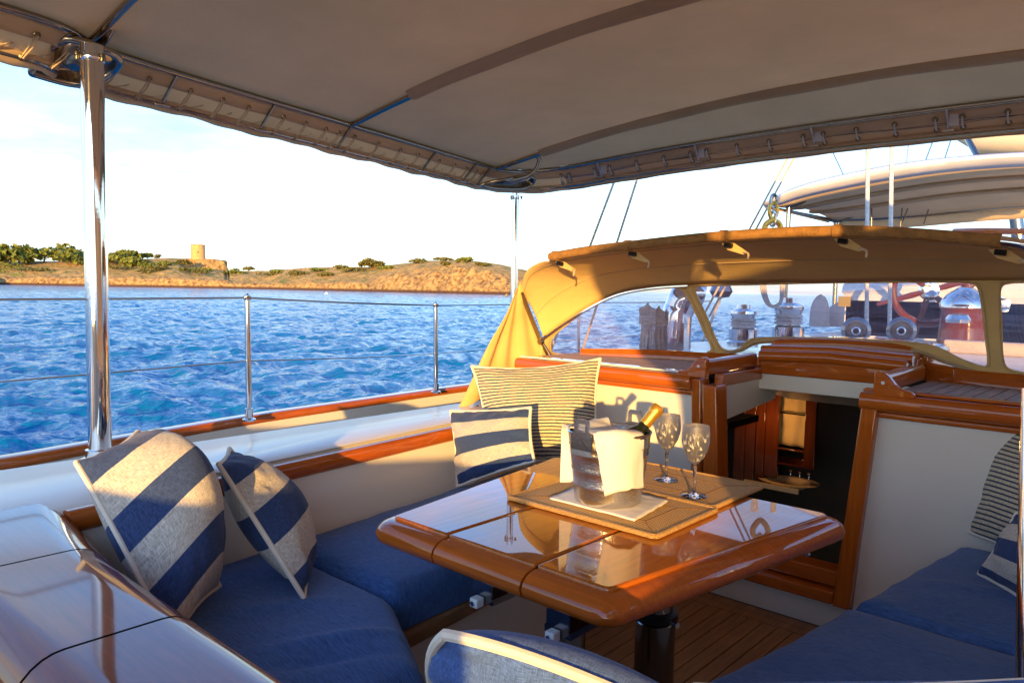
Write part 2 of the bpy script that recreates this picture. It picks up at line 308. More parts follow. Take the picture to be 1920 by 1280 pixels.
def obj(name, mb, m, parent=None, smooth=35, bevel=None, solid=None, org=None, sub=0):
    V = np.array(mb.v, float)
    if parent is not None: o0 = ORG[parent.name]
    else: o0 = np.array(org, float) if org is not None else np.array([(V[:, 0].min()+V[:, 0].max())/2, (V[:, 1].min()+V[:, 1].max())/2, V[:, 2].min()])
    me = D.meshes.new(name); me.from_pydata((V-o0).tolist(), [], mb.f); me.update()
    if mb.uv:
        ul = me.uv_layers.new(name='UVMap')
        for pi, p in enumerate(me.polygons):
            u = mb.uv.get(pi)
            if u:
                for k, li in enumerate(p.loop_indices): ul.data[li].uv = u[k]
    bm = bmesh.new(); bm.from_mesh(me); bmesh.ops.remove_doubles(bm, verts=bm.verts, dist=1e-6); bmesh.ops.recalc_face_normals(bm, faces=bm.faces); bm.to_mesh(me); bm.free()
    me.materials.append(M[m] if isinstance(m, str) else m)
    if smooth:
        me.polygons.foreach_set('use_smooth', [True]*len(me.polygons)); me.set_sharp_from_angle(angle=R_(smooth))
    o = D.objects.new(name, me); COL.objects.link(o)
    if parent is not None: o.parent = parent
    else: o.location = o0
    ORG[o.name] = o0
    if solid: q = o.modifiers.new('thickness', 'SOLIDIFY'); q.thickness = solid; q.offset = 0
    if bevel:
        q = o.modifiers.new('bevel', 'BEVEL'); q.width = bevel; q.segments = 3; q.limit_method = 'ANGLE'; q.angle_limit = R_(40); q.harden_normals = False
        me.polygons.foreach_set('use_smooth', [True]*len(me.polygons)); me.set_sharp_from_angle(angle=R_(80))
    if sub: q = o.modifiers.new('sub', 'SUBSURF'); q.levels = q.render_levels = sub
    return o
def thing(name, loc, label, cat, group=None):
    o = D.objects.new(name, None); COL.objects.link(o); o.location = loc; o.empty_display_size = .1
    ORG[o.name] = np.array(loc, float); return tag(o, label, cat, group)
def struct(name, mb, m, **k): return tag(obj(name, mb, m, **k), kind='structure')
def kids(o): return [c for c in D.objects if c.parent == o]
def copy_tree(o, loc=None, rz=None, label=None, scale=None, parent=None):
    c = o.copy(); COL.objects.link(c)
    if parent is not None: c.parent = parent
    if loc is not None: c.location = loc
    if rz is not None: c.rotation_euler = (0, 0, rz)
    if scale: c.scale = (scale,)*3
    if label: c['label'] = label
    for ch in kids(o): copy_tree(ch, parent=c)
    return c
def cat_(P, n=8, closed=False):
    P = [np.array(p, float) for p in P]; out = []; m = len(P)
    for i in range(m if closed else m-1):
        g = (lambda k: P[k % m]) if closed else (lambda k: P[min(max(k, 0), m-1)])
        a, b, c, d = g(i-1), g(i), g(i+1), g(i+2)
        for k in range(n):
            t = k/n; out.append(.5*((2*b)+(-a+c)*t+(2*a-5*b+4*c-d)*t*t+(-a+3*b-3*c+d)*t**3))
    if not closed: out.append(P[-1])
    return out
def lerp(a, b, t): return np.array(a, float)*(1-t)+np.array(b, float)*t
def rprof(w, h, r, n=4):
    """rounded rectangle profile centred on 0"""
    o = []
    for cx, cy, a0 in ((w/2-r, h/2-r, 0), (-w/2+r, h/2-r, 90), (-w/2+r, -h/2+r, 180), (w/2-r, -h/2+r, 270)):
        o += [(cx+r*math.cos(R_(a0+90*k/n)), cy+r*math.sin(R_(a0+90*k/n))) for k in range(n+1)]
    return o
# cheap value noise (fractal) for displacement
def vnoise(x, y, seed=0):
    xi = np.floor(x).astype(int); yi = np.floor(y).astype(int); xf = x-xi; yf = y-yi
    def h(a, b):
        n = (a*374761393+b*668265263+seed*1442695041) & 0x7fffffff; n = (n ^ (n >> 13))*1274126177 & 0x7fffffff; return ((n ^ (n >> 16)) & 0xffff)/65535.
    u = xf*xf*(3-2*xf); v = yf*yf*(3-2*yf)
    return (h(xi, yi)*(1-u)+h(xi+1, yi)*u)*(1-v)+(h(xi, yi+1)*(1-u)+h(xi+1, yi+1)*u)*v
def _h(a, b, seed):
    n = (a*374761393+b*668265263+seed*1442695041) & 0x7fffffff; n = (n ^ (n >> 13))*1274126177 & 0x7fffffff; return ((n ^ (n >> 16)) & 0xffff)/65535.
def sfbm(x, y, oct=3, seed=0, gain=.5):
    s = 0.; a = 1.; t = 0.
    for k in range(oct):
        X = float(x)*2**k+17*k; Y = float(y)*2**k+9*k; xi = math.floor(X); yi = math.floor(Y); u = X-xi; v = Y-yi; u = u*u*(3-2*u); v = v*v*(3-2*v); q = seed+k
        s += a*((_h(xi, yi, q)*(1-u)+_h(xi+1, yi, q)*u)*(1-v)+(_h(xi, yi+1, q)*(1-u)+_h(xi+1, yi+1, q)*u)*v-.5); t += a; a *= gain
    return s/t*2
def fbm(x, y, oct=5, seed=0, gain=.5):
    s = 0; a = 1; t = 0
    for k in range(oct): s = s+a*(vnoise(x*2**k+17*k, y*2**k+9*k, seed+k)-.5); t += a; a *= gain
    return s/t*2

# ================================================================== SEA
SEA = -1.8
def sea():
    az = []; a = -180.
    while a < 180:
        az.append(a); rel = abs(((a-YAW+180) % 360)-180) if False else abs(a-YAW)
        a += .17 if rel < 42 else 3.
    az = np.radians(np.array(az))
    r = [2.2]
    while r[-1] < 420: r.append(r[-1]+max(.06, r[-1]*.0085) if r[-1] > 7 else r[-1]+.8)
    r += [600, 900, 1500, 3000, 6000, 12000]
    r = np.array(r); A, Rr = np.meshgrid(az, r)
    x = EYE[0]-np.sin(A)*Rr; y = EYE[1]+np.cos(A)*Rr
    z = np.zeros_like(x); fade = np.clip(1.3-Rr/420, 0, 1)
    wd = R_(205)
    for lam, amp, dd, ph in ((9, .07, 0, 1), (5.2, .055, .5, 2), (3.4, .05, -.35, 4), (2.3, .035, .25, 0), (1.5, .022, -.8, 3), (1.05, .015, .6, 5)):
        k = 2*math.pi/lam; w = fbm(x/lam*.35, y/lam*.35, 2, int(ph))*3.2
        s = np.sin(k*(x*math.cos(wd+dd)+y*math.sin(wd+dd))+w*2+ph); z += amp*(1-2*np.abs(s)**1.0*.5-.3*s)*(.6+.8*(fbm(x/12, y/12, 2, 9)+.5))
    z += .15*fbm(x/1.1, y/.9, 5, 3, .6)+.16*fbm(x/3.6, y/3, 4, 8)
    z = z*1.15*fade+SEA
    n, m = x.shape; V = np.stack([x, y, z], -1).reshape(-1, 3)
    i, j = np.meshgrid(np.arange(n-1), np.arange(m), indexing='ij'); j2 = (j+1) % m
    F = np.stack([i*m+j, i*m+j2, (i+1)*m+j2, (i+1)*m+j], -1).reshape(-1, 4)
    me = D.meshes.new('sea'); me.vertices.add(len(V)); me.vertices.foreach_set('co', V.astype(np.float32).ravel()); me.loops.add(F.size); me.loops.foreach_set('vertex_index', F.astype(np.int32).ravel())
    me.polygons.add(len(F)); me.polygons.foreach_set('loop_start', np.arange(0, F.size, 4, dtype=np.int32)); me.update(calc_edges=True); me.polygons.foreach_set('use_smooth', [True]*len(me.polygons))
    mt = mat('sea_water', (.001, .135, .31), .12, spec=.22); t = mt.node_tree; b = t.nodes['Principled BSDF']; b.inputs['IOR'].default_value = 1.33
    c = N(t, 'ShaderNodeTexCoord'); prev = None
    for sc, st, ds in ((.30, .9, 1.3), (1.1, .8, .25), (3.6, .7, .08), (10, .5, .02)):
        n1 = N(t, 'ShaderNodeTexNoise'); n1.inputs['Scale'].default_value = sc; n1.inputs['Detail'].default_value = 5; n1.inputs['Distortion'].default_value = .6
        mpn = N(t, 'ShaderNodeMapping'); mpn.inputs['Scale'].default_value = (1, .6, 1); mpn.inputs['Rotation'].default_value = (0, 0, .6); t.links.new(c.outputs['Object'], mpn.inputs[0]); t.links.new(mpn.outputs[0], n1.inputs[0])
        bn = N(t, 'ShaderNodeBump'); bn.inputs['Strength'].default_value = st; bn.inputs['Distance'].default_value = ds; t.links.new(n1.outputs[0], bn.inputs['Height'])
        if prev: t.links.new(prev.outputs[0], bn.inputs['Normal'])
        prev = bn
    t.links.new(prev.outputs[0], b.inputs['Normal'])
    me.materials.append(mt); o = D.objects.new('sea', me); COL.objects.link(o); tag(o, kind='structure')
sea()

# ================================================================== SHORE AND HILLS
RIDGE = [(-700, 486), (-300, 488), (0, 490), (60, 489), (150, 488), (250, 485), (330, 483), (420, 487), (430, 507), (470, 507), (520, 506), (570, 501), (640, 500), (690, 499), (740, 494), (800, 488), (850, 487), (900, 490), (940, 495), (985, 505), (1030, 528), (1050, 549)]
def ridge_y(px): return np.interp(px, [p[0] for p in RIDGE], [p[1] for p in RIDGE])
def shore_y(px): return np.interp(px, [-700, 0, 480, 950, 1050], [528.0, 533.5, 542.0, 552.5, 554])
def terrain():
    cols = np.arange(-700, 1051, 1.6); rows = 96
    V = np.zeros((rows, len(cols), 3))
    cm = np.zeros((rows, len(cols)))
    for j, px in enumerate(cols):
        s0 = at(px, shore_y(px), Z=SEA); dirn = s0-EYE; dirn[2] = 0; L = np.linalg.norm(dirn); dirn /= L
        ext = 110 if px < 430 else 80
        crest = at(px, ridge_y(px), d=1.); q = crest-EYE; tcr = (L+ext)/np.linalg.norm(q[:2]); H = EYE[2]+q[2]*tcr-SEA
        for i in range(rows):
            s = i/(rows-1)*1.7
            bank = .20
            if 690 < px < 1000: bank = .20+.42*min(1, (px-690)/60)*(.75+.25*math.sin(px*.031))
            bank2 = min(1, s/(.05 if px < 690 else .16))
            if s <= 1:
                z = H*(bank*bank2**.8+(1-bank)*(s**.85))
                if 335 < px < 425:   # tower knoll: a low cliff just under the crest
                    z -= H*.0 if s > .93 else H*.26*min(1, s*1.2)*min(1, (px-335)/25)
            else: z = H*(1-(s-1)**2*1.6)
            e = min(1, s*6)
            p = EYE+dirn*(L+ext*s); p[2] = SEA-.4+max(z, 0) if i else SEA-3
            V[i, j] = p
            cm[i, j] = z/max(H, .1)
    x, y = V[..., 0], V[..., 1]
    amp = np.clip(np.linspace(0, 1.7, rows)*9, 0, 1)[:, None]*np.clip(1.35-np.linspace(0, 1.7, rows), .25, 1)[:, None]
    V[..., 2] += amp*(fbm(x/14, y/14, 5, 2, .6)*2.2)
    V[1:6, :, 2] += np.abs(fbm(x/5, y/5, 4, 6))[1:6]*2.2
    cw = np.clip(1-np.abs(cols-845)/165, 0, 1)[None, :]**.5*np.clip(1.2-np.linspace(0, 1.7, rows)/.5, 0, 1)[:, None]*np.clip(np.linspace(0, 1.7, rows)*20, 0, 1)[:, None]
    V[..., 2] -= cw*(1-np.abs(fbm(x/11, y/16, 4, 31))*3.2)*3.0
    mb = MB(); mb.grid(V)
    mt = mat('shore_ground', (.4, .22, .08), .95); t = mt.node_tree; b = t.nodes['Principled BSDF']; c = N(t, 'ShaderNodeTexCoord')
    def noise(sc, det=6, st=(1, 1, 1)):
        mpn = N(t, 'ShaderNodeMapping'); mpn.inputs['Scale'].default_value = st; n = N(t, 'ShaderNodeTexNoise'); n.inputs['Scale'].default_value = sc; n.inputs['Detail'].default_value = det; n.inputs['Roughness'].default_value = .65
        t.links.new(c.outputs['Object'], mpn.inputs[0]); t.links.new(mpn.outputs[0], n.inputs[0]); return n
    g = noise(.11); r1 = N(t, 'ShaderNodeValToRGB'); e = r1.color_ramp.elements
    e[0].position = .36; e[0].color = (.60, .38, .12, 1); e[1].position = .60; e[1].color = (.27, .23, .05, 1); q = e.new(.51); q.color = (.46, .28, .085, 1); q = e.new(.68); q.color = (.16, .19, .025, 1)
    t.links.new(g.outputs[0], r1.inputs[0])
    rk = noise(.35); r2 = N(t, 'ShaderNodeValToRGB'); e = r2.color_ramp.elements; e[0].position = .34; e[0].color = (.12, .05, .025, 1); e[1].position = .58; e[1].color = (.56, .35, .12, 1)
    t.links.new(rk.outputs[0], r2.inputs[0])
    at_ = N(t, 'ShaderNodeAttribute'); at_.attribute_name = 'rock'; mxn = N(t, 'ShaderNodeMixRGB'); t.links.new(at_.outputs['Fac'], mxn.inputs[0]); t.links.new(r1.outputs[0], mxn.inputs[1]); t.links.new(r2.outputs[0], mxn.inputs[2])
    gp = N(t, 'ShaderNodeSeparateXYZ'); t.links.new(c.outputs['Object'], gp.inputs[0]); wz = N(t, 'ShaderNodeMapRange', interpolation_type='SMOOTHSTEP'); wz.inputs['From Min'].default_value = SEA+2.6; wz.inputs['From Max'].default_value = SEA+.9; t.links.new(gp.outputs[2], wz.inputs[0])
    mw = N(t, 'ShaderNodeMixRGB'); mw.inputs[2].default_value = (.09, .045, .025, 1); t.links.new(wz.outputs[0], mw.inputs[0]); t.links.new(mxn.outputs[0], mw.inputs[1]); t.links.new(mw.outputs[0], b.inputs['Base Color'])
    bn = N(t, 'ShaderNodeBump'); bn.inputs['Strength'].default_value = 1; bn.inputs['Distance'].default_value = 3; t.links.new(rk.outputs[0], bn.inputs['Height']); t.links.new(bn.outputs[0], b.inputs['Normal'])
    o = struct('hills', mb, mt, org=(0, 0, 0), smooth=0)
    o.data.polygons.foreach_set('use_smooth', [True]*len(o.data.polygons))
    at2 = o.data.attributes.new('rock', 'FLOAT', 'POINT')
    PX = np.broadcast_to(cols[None, :], cm.shape); Srow = np.broadcast_to(np.linspace(0, 1.7, rows)[:, None], cm.shape)
    w = np.clip(1.3-Srow/.13, 0, 1)+((PX > 690) & (PX < 1000))*np.clip(1.4-Srow/.33+.8*fbm(x/30, y/30, 3, 4), 0, 1)+((PX > 340) & (PX < 424) & (Srow > .86) & (Srow < .97))*1.
    w = np.clip(w+.5*fbm(x/10, y/10, 3, 11)*(w > .1), 0, 1)
    n = len(o.data.vertices); vv = w.reshape(-1)
    if n == vv.size: at2.data.foreach_set('value', vv.astype(np.float32))
    return V, cols
TV, TC = terrain()
def ground(px, s):
    """point of the hillside in pixel column px, s=0 shore .. 1 crest"""
    j = int(np.argmin(abs(TC-px))); i = int(round(s/1.7*(TV.shape[0]-1))); return TV[i, j]
# watch tower
p = ground(372, .98); base = np.array([p[0], p[1], p[2]-.6]); sc = np.linalg.norm((p-EYE)[:2])/FPX
tw = thing('watch_tower', base, 'round sandstone watchtower ruin on the low cliff across the water', 'tower')
mb = MB(); R1 = 11.5*sc; Ht = (482-459)*sc+1.2; mb.lathe([(R1*1.06, 0), (R1, Ht*.2), (R1*.97, Ht), (R1*.8, Ht), (R1*.8, Ht-1)], base, seg=40); obj('wall', mb, 'stone', tw)
mb = MB(); mb.lathe([(R1*1.0, 0), (R1*1.03, .2), (R1*1.03, .5), (R1*.99, .7), (R1*.82, .7)], base+[0, 0, Ht-.5], seg=40); mb.v = [(x_, y_, z_+(.7*sfbm(x_*.6, y_*.6, 3, 2) if z_ > base[2]+Ht-.1 else 0)) for x_, y_, z_ in mb.v]; obj('parapet', mb, 'stone', tw)
dd = (EYE-base)[:2]; dd /= np.linalg.norm(dd)
mb = MB(); q = base+np.array([*dd*R1*.93, Ht*.5]); mb.box(q-[.5, .5, .7], q+[.5, .5, .7]); obj('window', mb, 'black', tw)
mb = MB(); q0 = base+np.array([0, 0, Ht*.8]); lf = -CR; mb.tube([q0+lf*R1*.9, q0+lf*(R1*.9+2.4)], .1, 6); obj('beam', mb, 'bark', tw)

# rocky knoll under the tower
mb = MB(); G = []
for i, (h, off) in enumerate(((-7, 0), (-4.5, 1.2), (-1.6, 1.6), (-.2, 1.4), (.3, .2), (.35, -6))):
    row = []
    for px in np.arange(336, 427, 1.5):
        g = at(px, 486 if px < 400 else 486+(px-400)*.12, d=1); q = g-EYE; L = np.linalg.norm((ground(372, .98)-EYE)[:2])-4
        q = EYE+q*(L/np.linalg.norm(q[:2])); tow = (EYE-q); tow[2] = 0; tow /= np.linalg.norm(tow)
        ed = min(1, (427-px)/6, (px-336)/40); nn = sfbm(px*.21+i, i*1.7, 4, 12)
        row.append(q+tow*(off+nn*1.2)+[0, 0, h*(1 if h < 0 else ed)+nn*.4])
    G.append(row)
mb.grid(G)
cl = struct('low_cliff', mb, mat('cliff_rock', (.52, .27, .08), .95, noise=(.5, .35), bump=(.6, 1, (1, 1, 1), 2)), smooth=0)
cl['kind'] = 'structure'

# trees across the water
def leafball(mb, c, rx, rz, n, sz, seed=0):
    r = np.random.default_rng(seed)
    lob = [(r.normal(0, .5, 3)*[rx*.7, rx*.7, rz*.45]+[0, 0, 0], r.uniform(.45, .7)) for _ in range(7)]
    for k in range(n):
        lc, lr = lob[k % 7]; d = r.normal(0, 1, 3); d /= np.linalg.norm(d); d[2] = abs(d[2])*1.0-.25
        p = np.array(c)+lc+d*[rx, rx, rz]*lr*r.uniform(.75, 1.05); s = sz*r.uniform(.6, 1.3)
        a = r.normal(0, 1, 3); a /= np.linalg.norm(a); b = np.cross(a, r.normal(0, 1, 3)); b /= np.linalg.norm(b)
        mb.add([p+a*s, p+b*s, p-a*s*.8, p-b*s], [(0, 1, 2, 3)])
def tree(name, px, s, w, h, label, cat, m='leaf', trunk=.35, seed=0, grp=None, n=420, up=0):
    g = ground(px, s); dist = np.linalg.norm((g-EYE)[:2]); k = dist/FPX; rx = w*k/2; H = h*k
    t = thing(name, g-[0, 0, .4], label, cat, grp)
    c = g+[0, 0, H*(trunk+(1-trunk)/2)]
    mb = MB(); leafball(mb, c, rx, H*(1-trunk)*.85, n, max(.5, rx*.13), seed); obj('crown', mb, m, t, smooth=0)
    mb = MB(); mb.tube([g-[0, 0, .5], g+[.2, 0, H*trunk*.6], c], max(.15, rx*.06), 6, taper=[1.2, .9, .4])
    for q in range(3):
        a = q*2.1+seed; mb.tube([g+[.2, 0, H*trunk*.6], c+np.array([math.cos(a)*rx*.5, math.sin(a)*rx*.5, 0])], max(.08, rx*.03), 5)
    obj('trunk', mb, 'bark', t)
TREES = [(12, .62, 46, 34, 'broad green pine at the far left end of the shore', .12), (48, .75, 38, 30, 'round pine second from the left end of the ridge', .15),
 (84, .92, 26, 22, 'small open umbrella pine standing clear on the ridge left of the steel post', .35), (117, .85, 30, 28, 'dark pine between the small umbrella pine and the steel post', .2),
 (143, .7, 34, 27, 'bright green pine touching the left side of the steel post', .12), (210, .7, 40, 26, 'green pine just right of the steel post', .12), (236, .8, 30, 22, 'round green pine at the right end of the pine clump', .15),
 (262, .6, 34, 16, 'low yellow green tree below the ridge left of the tower', .1), (268, .98, 20, 12, 'tiny flat topped pine alone on the ridge left of the tower', .4), (296, .98, 9, 8, 'smallest round tree on the skyline near the tower', .2),
 (692, .96, 24, 18, 'lone umbrella pine on the bare hill right of the middle', .3), (702, .85, 44, 14, 'dark bushy tree at the foot of the lone umbrella pine', .05), (466, 1.0, 20, 9, 'low dark bush on the skyline right of the tower cliff', .1)]
for i, (px, s, w, h, lb, tr) in enumerate(TREES): tree('pine_tree', px, s, w*(1.5 if i < 9 else 1.1), h*.88, lb, 'tree', 'leaf' if i < 9 else 'scrub', tr*.6, i, n=520)
BUSH = [(20, .35, 60, 16), (70, .3, 44, 8), (230, .35, 60, 12), (275, .45, 26, 8), (300, .35, 34, 9), (276, .25, 26, 7), (308, .55, 34, 8), (340, .72, 40, 9), (345, .45, 28, 6), (375, .6, 46, 8), (372, .3, 50, 9), (425, .6, 30, 6), (445, .75, 40, 7), (505, .55, 34, 8), (560, .5, 40, 10), (600, .75, 44, 8), (608, .45, 34, 7), (660, .7, 52, 9), (720, .62, 36, 8), (780, .8, 44, 8), (835, .45, 20, 8), (872, .8, 44, 9), (905, .62, 30, 7), (865, .62, 22, 7), (520, .85, 30, 6), (830, .95, 40, 6), (640, .9, 30, 6)]
ORD = ['first', 'second', 'third', 'fourth', 'fifth', 'sixth', 'seventh', 'eighth', 'ninth', 'tenth', 'eleventh', 'twelfth', 'thirteenth', 'fourteenth', 'fifteenth', 'sixteenth', 'seventeenth', 'eighteenth', 'nineteenth', 'twentieth', 'twenty first', 'twenty second', 'twenty third', 'twenty fourth', 'twenty fifth', 'twenty sixth', 'twenty seventh']
for i, (px, s, w, h) in enumerate(BUSH):
    g = ground(px, s); k = np.linalg.norm((g-EYE)[:2])/FPX
    mb = MB(); leafball(mb, g+[0, 0, h*k*.35], w*k/2, h*k*.8, 300, .8, 50+i)
    tag(obj('scrub_bush', mb, 'scrub' if i % 3 else 'leaf', smooth=0), ORD[sorted(b_[0] for b_ in BUSH).index(px)]+' low scrub bush from the left on the far hillside', 'bush', 'scrub bushes on the hillside')
# two tiny mooring buoys
for px, py, lb in ((612, 553, 'tiny white mooring buoy off the middle of the shore'), (949, 557, 'tiny yellow mooring buoy beside the far awning post')):
    p = at(px, py-1, Z=SEA+.1); mb = MB(); mb.lathe([(0, -.3), (.55, -.15), (.7, .2), (.5, .6), (.12, .75), (.1, 1.0), (0, 1.05)], p, seg=14)
    tag(obj('mooring_buoy', mb, 'plastic' if px < 900 else 'foil'), lb, 'buoy')

# ================================================================== DECK, COAMINGS, BULWARKS
def railx(Y): return np.interp(Y, [-6, -3, -1, .67, 1.03, 1.67, 2.9, 5, 8, 12, 16], [-.9, -1.3, -1.58, -1.75, -1.84, -1.976, -2.10, -2.2, -2.1, -1.55, -.2])
YY = list(np.arange(-6, 16.1, .25))
cap_prof = rprof(.085, .042, .018)
for sgn, nm in ((1, 'port'), (-1, 'starboard')):
    mb = MB()
    outer = [(sgn*(railx(y)-.05), y) for y in YY]
    for k in range(len(YY)-1):
        (a, y0), (b, y1) = outer[k], outer[k+1]; ai = a+sgn*.06; bi = b+sgn*.06
        sh = sgn*.25
        mb.add([(ai, y0, .2), (bi, y1, .2), (bi, y1, .60), (ai, y0, .60), (a, y0, .60), (b, y1, .60), (b+sh, y1, -2.2), (a+sh, y0, -2.2)], [(0, 1, 2, 3), (3, 2, 5, 4), (4, 5, 6, 7)])
    b1 = struct('bulwark', mb, 'white')
    mb = MB(); mb.sweep(cat_([(sgn*(railx(y)-.02), y, .62) for y in YY], 3), cap_prof)
    c1 = obj('cap_rail', mb, 'varnish_y', b1)
# side deck (low, between coaming and bulwark) and aft deck
mb = MB()
for k in range(len(YY)-1):
    y0, y1 = YY[k], YY[k+1]; mb.add([(railx(y0), y0, .2), (railx(y1), y1, .2), (-railx(y1), y1, .2), (-railx(y0), y0, .2)], [(0, 1, 2, 3)])
hole = MB()
# deck sheets leave the cockpit well open
def deck_part(lst, z, name, m):
    mb = MB()
    for q in lst: mb.add([(*p, z) for p in q], [(0, 1, 2, 3)])
    return struct(name, mb, m)
side = []
for k in range(len(YY)-1):
    y0, y1 = YY[k], YY[k+1]
    if y1 <= .3 or y0 >= 5.0: side.append([(railx(y0), y0), (railx(y1), y1), (-railx(y1), y1), (-railx(y0), y0)])
    else:
        for s in (1, -1): side.append([(s*railx(y0), y0), (s*railx(y1), y1), (-s*1.35, y1), (-s*1.35, y0)])
deck_part(side, .2, 'side_deck', 'teak')
# coaming boxes, port and starboard: white moulding with rounded top, teak rubbing rail on inner edge
def ci(Y): return 1.05+.122*(Y-1.3)      # inner edge half width at top
for s, nm in ((-1, 'port'), (1, 'starboard')):
    mb = MB(); rows = []
    for y in np.arange(.30, 3.3, .1):
        xi = ci(y); xo = 1.56+.02*(y-.9)
        prof = [(xi-.10, .30), (xi-.085, .43), (xi-.03, .60), (xi-.012, .636), (xi+.02, .652), (xi+.15, .658), (xo-.05, .655), (xo-.015, .64), (xo, .60), (xo+.02, .2)]
        rows.append([(s*a, y, z) for a, z in prof])
    mb.grid(rows); struct('coaming', mb, 'gloss' if 0 else 'white', smooth=60)
    mb = MB(); P = [(s*(ci(y)-.022), y, .622) for y in np.arange(.62, 2.78, .12)]; mb.sweep(P, rprof(.05, .058, .02))
    tag(obj('coaming_rail', mb, 'varnish_y'), 'varnished teak rail along the %s seat back' % ('port' if s < 0 else 'starboard'), 'rail')
    mb = MB(); rows = []
    for y in np.arange(1.0, 2.78, .12):
        xi = ci(y); xo = min(1.34, 1.125+.26*(y-.95)); rows.append([(s*(xi+.012), y, .656), (s*(xi+.03), y, .664), (s*(xo-.03), y, .664), (s*xo, y, .658)])
    mb.grid(rows); struct('coaming_top', mb, 'white', smooth=60)
# aft coaming: broad varnished top in plank lengths
cuts = [-1.10, -.62, -.155, .33, .80, 1.30]
ac = thing('aft_coaming', (0, .45, .3), 'broad glossy varnished coaming top curving behind the aft seat', 'coaming')
def acprof(x):
    """outline of the coaming top: inner (forward) and aft edge y at x, rounds off to port"""
    yi = .60+.05*max(0, (-x-.5)/.6); ya = .30-.02*max(0, -x)
    if x < -.70:
        q = min(1, (-x-.70)/.44); ya = ya+(.52-ya)*(1-math.sqrt(max(0, 1-q*q))); yi = yi+.02*q
    return yi, ya
def acrow(x):
    yi, ya = acprof(x); w = yi-ya; r = []
    for k in range(21):
        t = k/20; y = ya+w*t; e = 2*abs(t-.5); zz = .655-.055*max(0, (e-.45)/.55)**2.6-(0.0)
        r.append((x, y, zz))
    r = [(x, ya, .40), (x, ya-.004, .585)]+r+[(x, yi+.004, .575), (x, yi-.015, .54)]
    return r
for a, b in zip(cuts[:-1], cuts[1:]):
    mb = MB(); mb.grid([acrow(x) for x in np.linspace(a+.0035, b-.0035, 14)]); obj('plank', mb, 'coaming', ac, smooth=50)
mb = MB(); mb.grid([[(p[0], p[1]*.997+.0015, p[2]-.006) for p in acrow(x)] for x in np.linspace(-1.09, 1.3, 60)]); obj('caulk_seam', mb, 'caulk', ac)
mb = MB(); mb.box((-1.0, .33, .0), (1.3, .585, .57)); struct('aft_seat_back', mb, 'white')

# ------------------------------------------------------------------ cockpit sole
mb = MB(); mb.box((-1.0, .3, -.06), (1.0, 2.9, -.004)); so = struct('cockpit_sole', mb, 'caulk')
def plank(x0, x1, y0, y1, z, parent, m, th=.012):
    mb = MB(); mb.prism([(x0, y0, z-th), (x1, y0, z-th), (x1, y1, z-th), (x0, y1, z-th)], (0, 0, th)); return obj('plank', mb, m, parent, smooth=0)
x = -.50
while x < .52:
    for (y0, y1) in ((.95, 1.72+.2*math.sin(x*40)), (1.724+.2*math.sin(x*40), 2.64)): plank(x, x+.052, y0, y1, .004+random.uniform(0, .0006), so, 'sole')
    x += .056
for y in (2.645, 2.70): plank(-.6, .6, y, y+.051, .004, so, 'sole')
# ------------------------------------------------------------------ seats
def seatbase(s):
    xi = lambda y: s*(.405+.122*(y-1.3)); xo = lambda y: s*(ci(y)-.09)
    mb = MB(); mb.prism([(xi(.9), .9, 0.004), (xi(2.76), 2.76, 0.004), (xo(2.76), 2.76, .004), (xo(.9), .9, .004)], (0, 0, .27)); st = struct('seat_front', mb, 'white')
    mb = MB(); mb.sweep([(xi(.9)-s*.006, .9, .29), (xi(2.76)-s*.006, 2.76, .29)], rprof(.045, .05, .012)); obj('edge_trim', mb, 'sole', st)
    mb = MB(); mb.box((min(xi(1.3), xi(2.3))-.002 if s < 0 else xi(1.3)-.01, 1.35, .05), (max(xi(1.3), xi(2.3))+.01 if s < 0 else xi(2.3), 2.3, .25))
seatbase(-1); seatbase(1)
mb = MB(); mb.box((-.95, .56, .004), (.95, 1.0, .27)); struct('aft_seat_front', mb, 'white')
